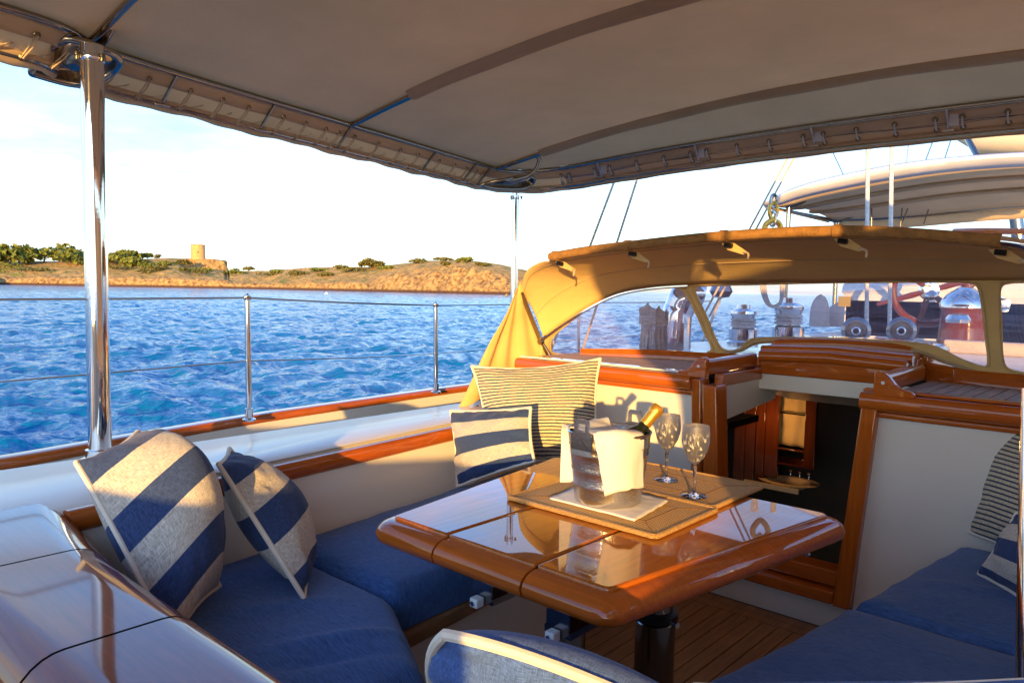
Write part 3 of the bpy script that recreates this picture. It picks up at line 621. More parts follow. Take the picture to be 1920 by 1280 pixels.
def cushion(poly, z0, z1, label, puff=.020, rad=.038, res=.022, seed=0, folds=()):
    """upholstered block over an outline polygon (CCW xy); rounded edges, soft crown, faint rumples"""
    P = np.array(poly, float); xs = np.arange(P[:, 0].min(), P[:, 0].max()+res, res); n = len(P)
    bm = bmesh.new(); f = bm.faces.new([bm.verts.new((*p, 0)) for p in P]); 
    x0, x1, y0, y1 = P[:, 0].min(), P[:, 0].max(), P[:, 1].min(), P[:, 1].max()
    for ax, lo, hi in ((0, x0, x1), (1, y0, y1)):
        for v in np.arange(lo+res, hi, res):
            co = (v, 0, 0) if ax == 0 else (0, v, 0); no = (1, 0, 0) if ax == 0 else (0, 1, 0)
            bmesh.ops.bisect_plane(bm, geom=bm.verts[:]+bm.edges[:]+bm.faces[:], plane_co=co, plane_no=no)
    # extra insets near the rim
    def edist(p):
        d = 1e9
        for i in range(n):
            a = P[i]; b = P[(i+1) % n]; ab = b-a; t = np.clip(((p-a)@ab)/(ab@ab), 0, 1); d = min(d, np.linalg.norm(p-a-ab*t))
        return d
    V = []; F = []; idx = {}
    for v in bm.verts:
        p = np.array(v.co[:2]); e = edist(p); idx[v] = len(V)
        r = rad; zz = z1-(r-math.sqrt(max(0, r*r-(r-min(e, r))**2)))
        zz += puff*min(1, e/.14)**.6
        zz += .011*sfbm(p[0]*4+p[1]*2, p[1]*5, 3, seed)*min(1, e/.05)
        for (ax_, ay_, bx_, by_, hh, ww) in folds:
            a = np.array([ax_, ay_]); b = np.array([bx_, by_]); ab = b-a; t = float(np.clip(((p-a)@ab)/(ab@ab), 0, 1)); dd_ = np.linalg.norm(p-a-ab*t); zz += hh*math.exp(-(dd_/ww)**2)*math.sin(math.pi*min(1, max(.0, t*.9+.1)))
        V.append((p[0], p[1], zz))
    F = [[idx[v] for v in f.verts] for f in bm.faces]
    # side skirt
    be = [e for e in bm.edges if len(e.link_faces) == 1]; low = {}
    for e in be:
        for v in e.verts:
            if v not in low:
                c = P.mean(0); p = np.array(v.co[:2]); q = p+(p-c)/np.linalg.norm(p-c)*.008
                low[v] = (len(V), len(V)+1); V.append((*q, (z0+z1)/2)); V.append((*p, z0))
    for e in be:
        a, b = e.verts; F.append([idx[a], idx[b], low[b][0], low[a][0]]); F.append([low[a][0], low[b][0], low[b][1], low[a][1]])
    bm.free(); mb = MB(); mb.add(V, F)
    return tag(obj('seat_cushion', mb, 'navy', smooth=60), label, 'cushion')
Z0, Z1 = .318, .428
cushion([(-.925, 1.195), (-.385, 1.205), (-.40, 1.5), (-.50, 2.70), (-1.10, 2.72)], Z0, Z1, 'long navy cushion on the port seat below the small striped pillow', seed=1)
cushion([(-.86, .63), (-.02, .62), (-.02, 1.00), (-.33, 1.17), (-.375, 1.185), (-.92, 1.18)], Z0, Z1, 'navy corner cushion under the two pillows at the left', seed=2, res=.016, folds=[(*at(500, 1225, Z=.44)[:2], *at(800, 1178, Z=.44)[:2], .013, .022), (*at(470, 1262, Z=.44)[:2], *at(790, 1216, Z=.44)[:2], -.010, .02), (*at(430, 1150, Z=.44)[:2], *at(690, 1120, Z=.44)[:2], .006, .03)])
cushion([(0.0, .62), (.93, .62), (.95, 1.0), (.30, 1.0), (0.0, .99)], Z0, Z1, 'navy cushion of the aft seat behind the foreground pillow', seed=3)
cushion([(.385, 1.30), (.46, 1.42), (.96, 1.10), (1.02, 1.97), (.50, 1.965), (.44, 1.60)][0:0] or [(.40, 1.36), (.93, 1.02), (1.00, 1.97), (.495, 1.965), (.455, 1.65)], Z0, Z1, 'nearer navy cushion of the starboard seat at the lower right', seed=4)
cushion([(.50, 1.985), (1.01, 1.99), (1.09, 2.73), (.60, 2.73)], Z0, Z1, 'navy cushion of the starboard seat against the white bulkhead', seed=5, folds=[(.55, 2.2, .95, 2.35, .007, .03), (.6, 2.05, .9, 2.02, -.006, .02)])

# ------------------------------------------------------------------ pillows
seg7 = [(0, 1), (.13, 0), (.30, 1), (.46, 0), (.62, 1), (.78, 0), (.92, 1)]
BEI = (.50, .45, .39); NAVYP = (.035, .06, .15)
M['wide'] = stripes('wide_stripes', 0, (BEI, NAVYP), seg=[(0, 1), (.15, 0), (.36, 1), (.54, 0), (.74, 1), (.90, 0)])
M['wide5'] = stripes('five_stripes', 0, (BEI, NAVYP), seg=[(0, 1), (.18, 0), (.40, 1), (.64, 0), (.86, 1)])
M['wide_soft'] = stripes('wide_stripes_soft', 0, ((.50, .46, .42), (.075, .14, .36)), seg=[(0, 1), (.45, 0), (.62, 1)])
M['narrow'] = stripes('narrow_stripes', 30, ((.56, .48, .34), (.05, .06, .10)))
def pillow(TL, TR, BR, BL, thick, label, m, rot=False, bias=.5, seed=0, pip=.006, n=36, sag=.05, pw=.55, rk=.06):
    TL, TR, BR, BL = [np.array(q, float) for q in (TL, TR, BR, BL)]
    nrm = np.cross(TR-TL, BL-TL); nrm /= np.linalg.norm(nrm); V = {}; F = []; U = []; VV = []
    c = (TL+TR+BR+BL)/4
    def pt(u, v):
        a_, b_ = 2*u-1, 2*v-1; u, v = .5+.5*a_*math.sqrt(1-rk*b_*b_), .5+.5*b_*math.sqrt(1-rk*a_*a_)
        p = (TL*(1-u)+TR*u)*(1-v)+(BL*(1-u)+BR*u)*v
        # pincushion: edges pulled in between the corners
        eu = 4*u*(1-u); ev = 4*v*(1-v); du = (TR-TL+BR-BL)/2; dv = (BL-TL+BR-TR)/2
        p = p+du*((.5-u)*2*sag*ev)*.9+dv*((.5-v)*2*sag*eu)*.9
        return p
    G = [[None]*(n+1) for _ in range(2*1)]
    front = np.zeros((n+1, n+1, 3)); back = np.zeros((n+1, n+1, 3))
    # fold wrinkles radiating from corners
    for i in range(n+1):
        for j in range(n+1):
            v = i/n; u = j/n
            # ease toward the edges so the rim is dense
            u_ = .5-.5*math.cos(math.pi*u); v_ = .5-.5*math.cos(math.pi*v)
            p = pt(u_, v_); a = (max(0, 4*u_*(1-u_)))**pw*(max(0, 4*v_*(1-v_)))**pw
            wr = .012*a**.4*(1-a)*sfbm(u_*9+seed, v_*9, 2, seed)*3+.006*sfbm(u_*4, v_*4+seed, 2, seed+3)*a
            front[i, j] = p-nrm*(thick*(1-bias)*a+wr); back[i, j] = p+nrm*(thick*bias*a)
    mb = MB()
    for g in (front, back):
        V = g.reshape(-1, 3); w = n+1; us = []
        for i in range(n+1):
            for j in range(n+1):
                u_ = .5-.5*math.cos(math.pi*j/n); v_ = .5-.5*math.cos(math.pi*i/n); us.append((v_, u_) if rot else (u_, v_))
        mb.add(V, [(i*w+j, i*w+j+1, (i+1)*w+j+1, (i+1)*w+j) for i in range(n) for j in range(n)], us)
    t = thing('pillow', tuple(c-[0, 0, abs(TL[2]-BL[2])/2]), label, 'pillow')
    obj('pillow_cover', mb, m, t, smooth=70)
    ring = [front[0, j] for j in range(0, n, 2)]+[front[i, n] for i in range(0, n, 2)]+[front[n, j] for j in range(n, 0, -2)]+[front[i, 0] for i in range(n, 0, -2)]
    mb = MB(); mb.tube(ring, pip, 8, closed=True); obj('piping', mb, 'piping', t)
    return t
A = at
# large pillow at the left, seen on edge: its near edge TL-BL, cover bulging to the right
pillow(A(137, 862, d=1.80), A(258, 802, d=2.10), (-.70, .90, .44), A(325, 1222, Z=.445), .30, 'large wide striped navy and beige pillow leaning below the near steel post', 'wide', seed=1, bias=.28, sag=.06, pw=.62, pip=.0065)
pillow(A(406, 866, d=1.97), A(406, 866, d=1.97)+[-.25, .16, -.02], A(572, 1126, Z=.45)+[-.24, .19, 0], A(572, 1126, Z=.45), .175, 'smaller wide striped pillow standing on edge beside the largest left pillow', 'wide5', seed=2, bias=.40, sag=.045, pw=.7, pip=.007)
pillow(A(842, 768, d=3.05), A(998, 762, d=2.78), A(1005, 865, d=2.62), A(855, 915, Z=.44), .12, 'small pillow with broad navy bands in front of the narrow striped pillow', 'wide5', seed=3)
pillow(A(884, 686, d=3.30), A(1126, 672, d=3.17), A(1136, 872, d=3.02), A(905, 880, d=3.1), .15, 'large pillow with narrow navy stripes below the yellow sprayhood wing', 'narrow', seed=4, rk=0., sag=.07)
pillow(A(1912, 748, d=2.50), A(2080, 790, d=2.1), A(2010, 1080, d=2.0), A(1812, 1000, Z=.45), .16, 'narrow striped pillow against the white bulkhead at the right edge', 'narrow', seed=5, sag=.03)
pillow(A(1905, 960, d=2.02), A(2060, 960, d=1.8), A(2010, 1190, d=1.75), A(1832, 1075, Z=.455), .13, 'wide striped pillow corner on the right seat at the edge of the picture', 'wide5', seed=6)
pillow(A(764, 1134, d=.98), A(1400, 1385, d=.98), (.86, .98, .44), (.17, .86, .44), .15, 'blue and beige pillow in the near foreground at the bottom', 'wide_soft', seed=7, bias=.6, rk=.34, pip=.0082, sag=.02)
pillow(A(1290, 1276, d=1.12), A(1960, 1262, d=1.0), (1.0, 1.05, .44), (.55, 1.05, .44), .10, 'blue pillow edge at the bottom right of the foreground', 'wide_soft', seed=8, pip=.0015)

# ------------------------------------------------------------------ table
tb = thing('cockpit_table', (0.01, 1.55, 0), 'glossy varnished cockpit table with folding leaves on two steel pedestals', 'table')
TZ = .66
def hw(y): return .325+(.45-.325)*(y-1.15)/(1.96-1.15)
def table_piece(poly_in, poly_out, nm):
    """raised centre panel plus rounded lip; polys in xy, same count"""
    mb = MB(); mb.prism([(*p, TZ-.012) for p in poly_in], (0, 0, .012)); obj(nm, mb, 'tabletop', tb, bevel=.004)
# full outline with cut corners for the lip
yo0, yo1 = 1.15, 1.955
def outline(grow, cc=.05):
    a = hw(yo0)+grow*.9; b = hw(yo1)+grow*.9; y0 = yo0-grow; y1 = yo1+grow
    return a, b, y0, y1
S1, S2 = -.125, .140
def leafpoly(x0, x1, g, rc):
    """outline of strip between x0..x1 of trapezoid grown by g with rounded outer corners"""
    a, b, y0, y1 = outline(g)
    pts = []
    def cor(cx, cy, sx, sy):
        for k in range(7):
            t = math.pi/2*k/6
            yield (cx-sx*rc+sx*rc*math.cos(t), cy-sy*rc+sy*rc*math.sin(t))
    if x0 is None:
        pts = [(x1, y0)]+[(x1, y1)]+[p for p in list(cor(-b, y1, -1, 1))[::-1]]+[p for p in list(cor(-a, y0, -1, -1))]
    elif x1 is None:
        pts = [(x0, y1), (x0, y0)]+[p for p in list(cor(a, y0, 1, -1))[::-1]]+[p for p in list(cor(b, y1, 1, 1))]
    else: pts = [(x0, y0), (x1, y0), (x1, y1), (x0, y1)]
    return pts
for x0, x1 in ((None, S1-.003), (S1+.003, S2-.003), (S2+.003, None)):
    top = leafpoly(x0, x1, 0, .02)
    mb = MB(); mb.prism([(*p, TZ-.02) for p in top], (0, 0, .02)); lf = obj('table_leaf', mb, 'tabletop', tb, bevel=.006)
    # thin inlaid line just inside the edge
    # rounded apron: stacked offset loops
    lev = [(.003, -.009), (.016, -.010), (.030, -.015), (.042, -.026), (.047, -.040), (.042, -.055), (.026, -.067), (.0, -.072)]
    loops = [leafpoly(x0, x1, g, .03+g*.6) for g, z in lev]; k = len(loops[0]); V = []
    for (g, z), lp in zip(lev, loops): V += [(*p, TZ+z) for p in lp]
    F = [(i*k+q, i*k+(q+1) % k, (i+1)*k+(q+1) % k, (i+1)*k+q) for i in range(len(lev)-1) for q in range(k)]+[list(range(k))[::-1], list(range((len(lev)-1)*k, len(lev)*k))]
    mb = MB(); mb.add(V, F); obj('apron', mb, 'varnish', tb, smooth=40)
for y in (1.44, 1.87):
    mb = MB(); mb.lathe([(.05, 0), (.05, .58)], (.0, y, .004), seg=32); pd = obj('pedestal', mb, 'steeldark', tb)
    mb = MB(); mb.lathe([(.051, 0), (.058, .004), (.058, .26), (.054, .265)], (.0, y, .004), seg=32); obj('sleeve', mb, 'steeldark', pd)
    mb = MB(); mb.lathe([(.059, 0), (.066, .003), (.066, .022), (.059, .025)], (.0, y, .272), seg=32); obj('collar', mb, 'black', pd)
    mb = MB(); mb.tube([(.06, y-.02, .285), (.09, y-.03, .285)], .009, 8); obj('screw', mb, 'chrome', pd)
for x, y in ((-.06, 1.20), (.17, 1.19)):
    mb = MB(); mb.box((x-.03, y, TZ-.14), (x+.03, y+.004, TZ-.08)); mb.box((x-.035, y+.0, TZ-.155), (x+.035, y+.12, TZ-.14)); bk = obj('bracket', mb, 'steeldark', tb)
    mb = MB(); mb.box((x-.014, y-.026, TZ-.162), (x+.010, y-.002, TZ-.140)); obj('stop_block', mb, 'plastic', bk, bevel=.003)
    mb = MB(); mb.lathe([(.006, 0), (.006, .004)], (x-.002, y-.026, TZ-.151), (0, -1, 0), 10); obj('bolt', mb, 'chrome', bk)
for x in (-.28, .30):
    mb = MB(); mb.tube(cat_([(x, 1.22, TZ-.085), (x*.9, 1.3, TZ-.11), (x*.5, 1.4, TZ-.12), (0, 1.44, TZ-.12)], 5), .006, 8); obj('leaf_support', mb, 'chrome', tb)
mb = MB(); mb.tube(cat_([(.40, 1.86, TZ-.085), (.42, 1.90, TZ-.10), (.36, 1.95, TZ-.10)], 5), .006, 8); obj('catch', mb, 'chrome', tb)

# ------------------------------------------------------------------ things on the table
def placemat(c, w, h, rz, label):
    t = thing('placemat', (*c, TZ+.001), label, 'placemat'); ca, sa = math.cos(rz), math.sin(rz)
    def tr(x, y, z): return (c[0]+x*ca-y*sa, c[1]+x*sa+y*ca, TZ+.001+z)
    # mitred border + centre in four triangles/trapezoids, uv follows the weave
    mb = MB(); bw = .075; X, Y = w/2, h/2; xi, yi = X-bw, Y-bw
    def quad(pts, uvs):
        mb.add([tr(*p, .009) for p in pts], [(0, 1, 2, 3)], uvs)
    s = 12.
    quad([(-X, -Y), (X, -Y), (xi, -yi), (-xi, -yi)], [(-X*s, 0), (X*s, 0), (xi*s, bw*s), (-xi*s, bw*s)])
    quad([(X, Y), (-X, Y), (-xi, yi), (xi, yi)], [(X*s, 0), (-X*s, 0), (-xi*s, bw*s), (xi*s, bw*s)])
    quad([(-X, Y), (-X, -Y), (-xi, -yi), (-xi, yi)], [(Y*s, 0), (-Y*s, 0), (-yi*s, bw*s), (yi*s, bw*s)])
    quad([(X, -Y), (X, Y), (xi, yi), (xi, -yi)], [(-Y*s, 0), (Y*s, 0), (yi*s, bw*s), (-yi*s, bw*s)])
    quad([(-xi, -yi), (xi, -yi), (xi, yi), (-xi, yi)], [(0, 0), (2*xi*s, 0), (2*xi*s, 2*yi*s), (0, 2*yi*s)])
    obj('weave', mb, 'wicker', t, smooth=0)
    mb = MB(); ring = [tr(*p, .0065) for p in [(sxx*(X-.012)+.012*math.cos(aa), syy*(Y-.012)+.012*math.sin(aa)) for sxx, syy, a0 in ((1, -1, -90), (1, 1, 0), (-1, 1, 90), (-1, -1, 180)) for aa in np.radians([a0, a0+30, a0+60, a0+90])]]
    mb.tube(ring, .0062, 8, closed=True); obj('rim', mb, 'wickerrim', t)
    mb = MB()
    for a, b in (((-X, -Y), (-xi, -yi)), ((X, -Y), (xi, -yi)), ((X, Y), (xi, yi)), ((-X, Y), (-xi, yi)), ((-xi, -yi), (xi, -yi)), ((xi, -yi), (xi, yi)), ((xi, yi), (-xi, yi)), ((-xi, yi), (-xi, -yi))):
        mb.tube([tr(*a, .0088), tr(*b, .0088)], .0016, 6)
    obj('braid', mb, 'wickerbraid', t)
M['wickerbraid'] = mat('wicker_braid', (.34, .17, .05), .6, noise=(200, .4), bump=(260, .8))
M['wickerrim'] = mat('wicker_rim', (.62, .36, .12), .5, noise=(200, .4), bump=(260, .8))
placemat((.012, 1.603), .455, .30, .0, 'nearer rattan placemat under the ice bucket')
placemat((.015, 1.912), .42, .30, -.01, 'farther rattan placemat under the two wine glasses')
MZ = TZ+.0105
# folded napkin under bucket
def sheet(quad, name, label, cat, z, thick, seed, m='linen', n=26):
    q = [np.array(p) for p in quad]; G = np.zeros((n, n, 3))
    for i in range(n):
        for j in range(n):
            u, v = j/(n-1), i/(n-1); p = (q[0]*(1-u)+q[1]*u)*(1-v)+(q[3]*(1-u)+q[2]*u)*v
            e = .004*sfbm(u*3, v*3, 3, seed)
            G[i, j] = [p[0]+e, p[1]+e*.7, z+.0015+.003*abs(sfbm(u*5, v*5, 3, seed+2))]
    mb = MB(); mb.grid(G); return tag(obj(name, mb, m, smooth=60, solid=thick), label, cat)
nq = [A(1033, 937, Z=MZ)[:2], A(1190, 978, Z=MZ)[:2], A(1254, 941, Z=MZ)[:2], A(1100, 908, Z=MZ)[:2]]
sheet(nq, 'folded_napkin', 'folded white napkin lying flat beneath the steel ice bucket', 'napkin', MZ+.002, .004, 3)
# bucket
BC = np.array(A(1139, 938, Z=MZ+.006)); BH = .185; RB, RT = .0855, .107
bk = thing('ice_bucket', tuple(BC), 'wet stainless steel ice bucket draped with a white cloth on the table', 'bucket')
def br(h): return RB+(RT-RB)*(h/BH)
prof = [(.0, .002), (RB-.006, .0), (RB, .005)]
for h in (.02, .045, .05, .055, .085, .09, .095, .128, .132, .136, .147, .151, .155, .18):
    prof.append((br(h)+(.0018 if h in (.05, .09, .132, .151) else 0), h))
prof += [(RT+.001, BH-.004), (RT+.003, BH), (RT, BH+.003), (RT-.003, BH), (RB-.003, .01), (0, .01)]
mb = MB(); mb.lathe(prof, BC, seg=72); obj('body', mb, 'bucket', bk, smooth=50)
def handle(ang):
    ca, sa = math.cos(ang), math.sin(ang); P = []
    ow = [(-.034, -.05), (-.034, .0), (-.024, .012), (-.022, .036), (-.016, .042), (.016, .042), (.022, .036), (.024, .012), (.034, 0), (.034, -.05)]
    iw = [(-.013, .012), (-.013, .026), (.013, .026), (.013, .012)]
    mb = MB()
    def tr(a, h, r): return BC+np.array([ca*r-sa*a, sa*r+ca*a, BH+h])
    # plate assembled from strips so the grip hole is a real opening
    strips = [[(-.034, -.05), (.034, -.05), (.034, 0), (-.034, 0)], [(-.034, 0), (.034, 0), (.024, .010), (-.024, .010)], [(-.024, .010), (-.012, .010), (-.012, .029), (-.022, .036)], [(.012, .010), (.024, .010), (.022, .036), (.012, .029)], [(-.022, .036), (-.012, .029), (.012, .029), (.022, .036)], [(-.022, .036), (.022, .036), (.016, .042), (-.016, .042)]]
    for s in strips:
        a = [tr(x, h, RT+.002+.004*(h < -.03)) for x, h in s]; b = [tr(x, h, RT+.005) for x, h in s]; k = len(s)
        mb.add(a+b, [list(range(k)), list(range(k, 2*k))[::-1]]+[(i, (i+1) % k, k+(i+1) % k, k+i) for i in range(k)])
    obj('handle', mb, 'satin', bk, smooth=0)
vdir = (BC-EYE)[:2]; va = math.atan2(-vdir[1], -vdir[0])
handle(va-R_(38)); handle(va-R_(38)+math.pi)
# ice in the bucket
mb = MB(); r_ = np.random.default_rng(3)
for k in range(40):
    a = r_.uniform(0, 6.28); rr = .085*math.sqrt(r_.uniform()); c = BC+[rr*math.cos(a), rr*math.sin(a), .135+r_.uniform(-.012, .012)]; q = Matrix.Rotation(r_.uniform(0, 3), 3, Vector(r_.normal(0, 1, 3)).normalized())
    mb.box((-.013,)*3, (.013,)*3, q, tuple(c))
tag(obj('ice_cubes', mb, 'glass', smooth=0), 'ice cubes filling the steel bucket', 'ice', kind='stuff')
# bottle
dB_ = (BC-EYE)@CV; tip = A(1236, 762, d=dB_+.03); low_ = A(1150, 868, d=dB_); ax = (tip-low_); L = np.linalg.norm(ax); ax /= L
bo = thing('wine_bottle', tuple(tip-ax*.30), 'dark green wine bottle with gold foil neck leaning out of the ice bucket', 'bottle')
b0 = tip-ax*.235
prof = [(0, 0), (.034, .0), (.037, .006), (.037, .10), (.034, .125), (.024, .145), (.0155, .158), (.0145, .17), (.0143, .20)]
mb = MB(); mb.lathe(prof, b0, ax, 32); obj('body', mb, 'bottle', bo)
mb = MB(); mb.lathe([(.0152, .172), (.0158, .174), (.0158, .208), (.0165, .210), (.0182, .214), (.0182, .228), (.0165, .232), (.015, .235), (0, .2355)], b0, ax, 32); obj('foil', mb, 'foil', bo)
# draped towel
rowsP = [[(1054, 903, 2.06), (1064, 903, 2.06), (1075, 903, 2.05), (1092, 902, 2.04)],
         [(1054, 850, 2.06), (1066, 850, 2.05), (1082, 850, 2.05), (1100, 850, 2.06)],
         [(1054, 803, 2.05), (1078, 797, 2.07), (1105, 791, 2.09), (1134, 787, 2.10)],
         [(1064, 801, 2.02), (1092, 797, 2.03), (1122, 794, 2.05), (1150, 800, 2.06)],
         [(1086, 803, 1.97), (1108, 806, 1.98), (1134, 808, 1.99), (1165, 809, 2.01)],
         [(1108, 811, 1.895), (1136, 806, 1.90), (1168, 806, 1.93), (1196, 808, 1.97)],
         [(1113, 816, 1.87), (1143, 812, 1.862), (1177, 812, 1.872), (1209, 817, 1.91)],
         [(1121, 845, 1.865), (1149, 845, 1.857), (1180, 845, 1.868), (1208, 846, 1.91)],
         [(1128, 885, 1.872), (1154, 882, 1.862), (1182, 878, 1.872), (1207, 874, 1.915)],
         [(1138, 930, 1.882), (1162, 921, 1.872), (1186, 914, 1.882), (1206, 913, 1.92)]]
dB = (BC-EYE)@CV
CP = np.array([[A(x, y, d=d-1.985+dB) for x, y, d in r] for r in rowsP]); cols = [cat_([CP[i, j] for i in range(len(rowsP))], 6) for j in range(4)]
G = [cat_([cols[j][i] for j in range(4)], 6) for i in range(len(cols[0]))]
G = np.array(G); uu = np.linspace(0, 1, G.shape[1])[None, :]; vv = np.linspace(0, 1, G.shape[0])[:, None]
nr = np.array([-.0, -1, 0.]); G[..., :2] += (fbm(uu*3.5+.6*vv, vv*4+uu*1.5, 4, 21)*.013)[..., None]*np.array([-.3, -1])
G[..., 2] += fbm(uu*4+0*vv, vv*6+0*uu, 3, 5)*.006
mb = MB(); mb.grid(G); tag(obj('draped_cloth', mb, 'linen', smooth=70, solid=.004), 'white linen cloth draped over the rim of the steel ice bucket', 'napkin')
# glasses
def wineglass(px, py, label):
    c = np.array(A(px, py, Z=MZ)); t = thing('wine_glass', tuple(c), label, 'glass')
    bowl_o = [(.004, .088), (.012, .094), (.022, .106), (.031, .124), (.0365, .145), (.0375, .160), (.0362, .178), (.0345, .194)]
    prof = bowl_o+[(.0333, .194)]+[(max(.0, r-.0014), h+.0018) for r, h in bowl_o[::-1]][1:]+[(0, .092)]
    mb = MB(); mb.lathe([(0.0, .086)]+prof, c, seg=48); obj('bowl', mb, 'cut', t, smooth=60)
    mb = MB(); mb.lathe([(.0, .0865), (.0045, .086), (.0062, .078), (.0045, .062), (.0034, .03), (.0042, .012), (.010, .0062), (.024, .0040), (.034, .0022), (.0345, .0008), (.033, 0), (0, 0)], c, seg=40); obj('stem', mb, 'glass', t, smooth=60)
wineglass(1249, 900, 'farther crystal wine glass with engraved bowl'); wineglass(1301, 930, 'nearer crystal wine glass with engraved bowl')

# ================================================================== COMPANIONWAY AND BULKHEAD
BY = 2.78
zt = .872                      # top of the bulkhead
def lj(z): return -.272+.085*(.86-z)*.6       # left inner jamb
def rj(z): return .285-.085*(.86-z)
mb = MB()
# port panel, starboard panel, bottom panel (a wall with thickness)
mb.prism([(-1.34, BY, -.02), (-.40, BY, -.02), (-.40+.02, BY, zt), (-1.34, BY, zt)], (0, .04, 0))
bh = struct('bulkhead', mb, 'white', smooth=0)
mb = MB(); mb.prism([(.262, BY, -.02), (1.34, BY, -.02), (1.34, BY, zt), (.33, BY, zt)], (0, .04, 0)); obj('wall_panel', mb, 'white', bh, smooth=0)
mb = MB(); mb.prism([(-.44, BY, -.02), (.262, BY, -.02), (.262, BY, .135), (-.44, BY, .135)], (0, .04, 0)); obj('lower_panel', mb, 'white', bh, smooth=0)
cf = thing('companionway_frame', (0, BY, .1), 'varnished teak frame around the dark companionway opening', 'door frame')
def quadbar(a, b, c, d, y0, y1, nm, m, parent, bev=.006):
    mb = MB(); mb.prism([(a[0], y0, a[1]), (b[0], y0, b[1]), (c[0], y0, c[1]), (d[0], y0, d[1])], (0, y1-y0, 0)); return obj(nm, mb, m, parent, bevel=bev)
# jambs
quadbar((-.352, .10), (-.312, .10), (-.345, zt), (-.388, zt), BY-.030, BY+.05, 'jamb', 'varnish_z', cf)
quadbar((-.292, .10), (-.222, .10), (-.268, zt-.02), (-.328, zt-.02), BY-.045, BY+.05, 'jamb', 'varnish_z', cf)
mb = MB(); mb.tube([(-.303, BY-.018, .1), (-.338, BY-.018, zt-.02)], .006, 8); obj('slide_track', mb, 'chrome', cf)
quadbar((.212, .10), (.270, .10), (.332, zt-.02), (.278, zt-.02), BY-.040, BY+.05, 'jamb', 'varnish_z', cf)
quadbar((-.222, .105), (.212, .105), (.216, .150), (-.224, .150), BY-.045, BY+.05, 'sill', 'varnish', cf)
quadbar((-.222, .155), (.212, .155), (.218, .215), (-.226, .215), BY+.00, BY+.09, 'step', 'varnish', cf)
# bulkhead top trims (bullnose) left and right
for (x0, x1, nm) in ((-1.34, -.385, 'port'), (.272, 1.34, 'starboard')):
    mb = MB(); mb.sweep([(x0, BY-.012, zt-.018), (x1, BY-.012, zt-.018)], rprof(.075, .062, .024)); t = obj('top_trim', mb, 'varnish', cf)
    mb = MB(); mb.sweep([(x0, BY-.004, zt-.062), (x1, BY-.004, zt-.062)], rprof(.03, .022, .008)); obj('trim_bead', mb, 'varnish', cf)
    mb = MB(); mb.box((x0, BY-.01, zt+.0145), (x1+(-.04 if x0 < 0 else .0), BY+.035, zt+.0235)); obj('edge_strip', mb, 'gloss' if x0 < 0 else 'varnish', cf, bevel=.003)
# bridge decks: teak planks each side of the hatch
DZ = zt+.018
for s, xa, xb in ((-1, -1.30, -.40), (1, .37, 1.35)):
    mb = MB(); mb.box((xa, BY+.036, DZ-.03), (xb, 3.75, DZ-.004)); dk = struct('bridge_deck', mb, 'caulk')
    w = .045 if s > 0 else .030; x = xa
    while x < xb-.01:
        x2 = min(x+w-.005, xb); mb = MB(); sh = .0
        mb.prism([(x, BY+.04, DZ-.006), (x2, BY+.04, DZ-.006), (x2, 3.74, DZ-.006), (x, 3.74, DZ-.006)], (0, 0, .007+random.uniform(0, .0006))); obj('plank', mb, 'teak', dk, smooth=0); x += w
# slide rails either side of the hatch with scroll ends
def slide(s):
    x = s*.335
    t = thing('hatch_slide_rail', (x, BY, DZ), 'varnished %s slide rail of the companionway hatch with scroll end' % ('port' if s < 0 else 'starboard'), 'rail')
    w = .035 if s < 0 else .055
    mb = MB(); mb.sweep([(x, BY-.01, DZ+.030), (x, 3.22, DZ+.035)], rprof(w, .062, .012)); obj('rail', mb, 'varnish_y', t)
    # scroll cheek facing aft
    pts = [(0, -.012), (0, .066), (.012, .072), (.03, .070), (.048, .058), (.066, .034), (.086, .018), (.12, .010), (.13, .002), (.13, -.012)]
    mb = MB(); mb.prism([(x+s*(a-.02), BY-.045, DZ+b) for a, b in pts], (0, .032, 0)); obj('scroll_end', mb, 'varnish', t, bevel=.005)
    mb = MB(); mb.lathe([(.006, 0), (.006, .003)], (x+s*.012, BY-.046, DZ+.035), (0, -1, 0), 12); obj('plug', mb, 'plastic', t)
slide(-1); slide(1)
# hatch garage: stepped rounded teak box forward of opening
hg = thing('hatch_garage', (0, 3.35, DZ), 'stepped varnished sliding hatch and garage over the companionway', 'hatch')
def arch(x0, x1, zlo, crown, n=16): return [(x0+(x1-x0)*k/n, zlo+crown*math.sin(math.pi*k/n)) for k in range(n+1)]
def slab(x0, x1, y0, y1, z0, z1, crown, nm, r=.02):
    mb = MB(); top = arch(x0, x1, z1, crown); pts = [(x0, z0)]+top+[(x1, z0)]
    mb.prism([(a, y0, b) for a, b in pts], (0, y1-y0, 0)); return obj(nm, mb, 'varnish', hg, bevel=r)
slab(-.315, .315, 3.27, 3.72, DZ-.01, .990, .012, 'garage_top')
slab(-.335, .345, 3.40, 3.72, DZ-.01, 1.012, .016, 'garage_back')
mb = MB(); mb.sweep([(-.30, 3.22, .945), (0, 3.22, .957), (.30, 3.22, .945)], rprof(.055, .050, .024, 6)); obj('hatch_bullnose', mb, 'varnish', hg)
mb = MB(); mb.sweep([(-.31, 3.262, .972), (0, 3.262, .984), (.31, 3.262, .972)], rprof(.05, .036, .017, 6)); obj('hatch_bead', mb, 'varnish', hg)
mb = MB(); mb.box((-.30, 3.215, zt-.005), (.30, 3.24, .935)); obj('header_board', mb, 'varnish', hg, bevel=.004)
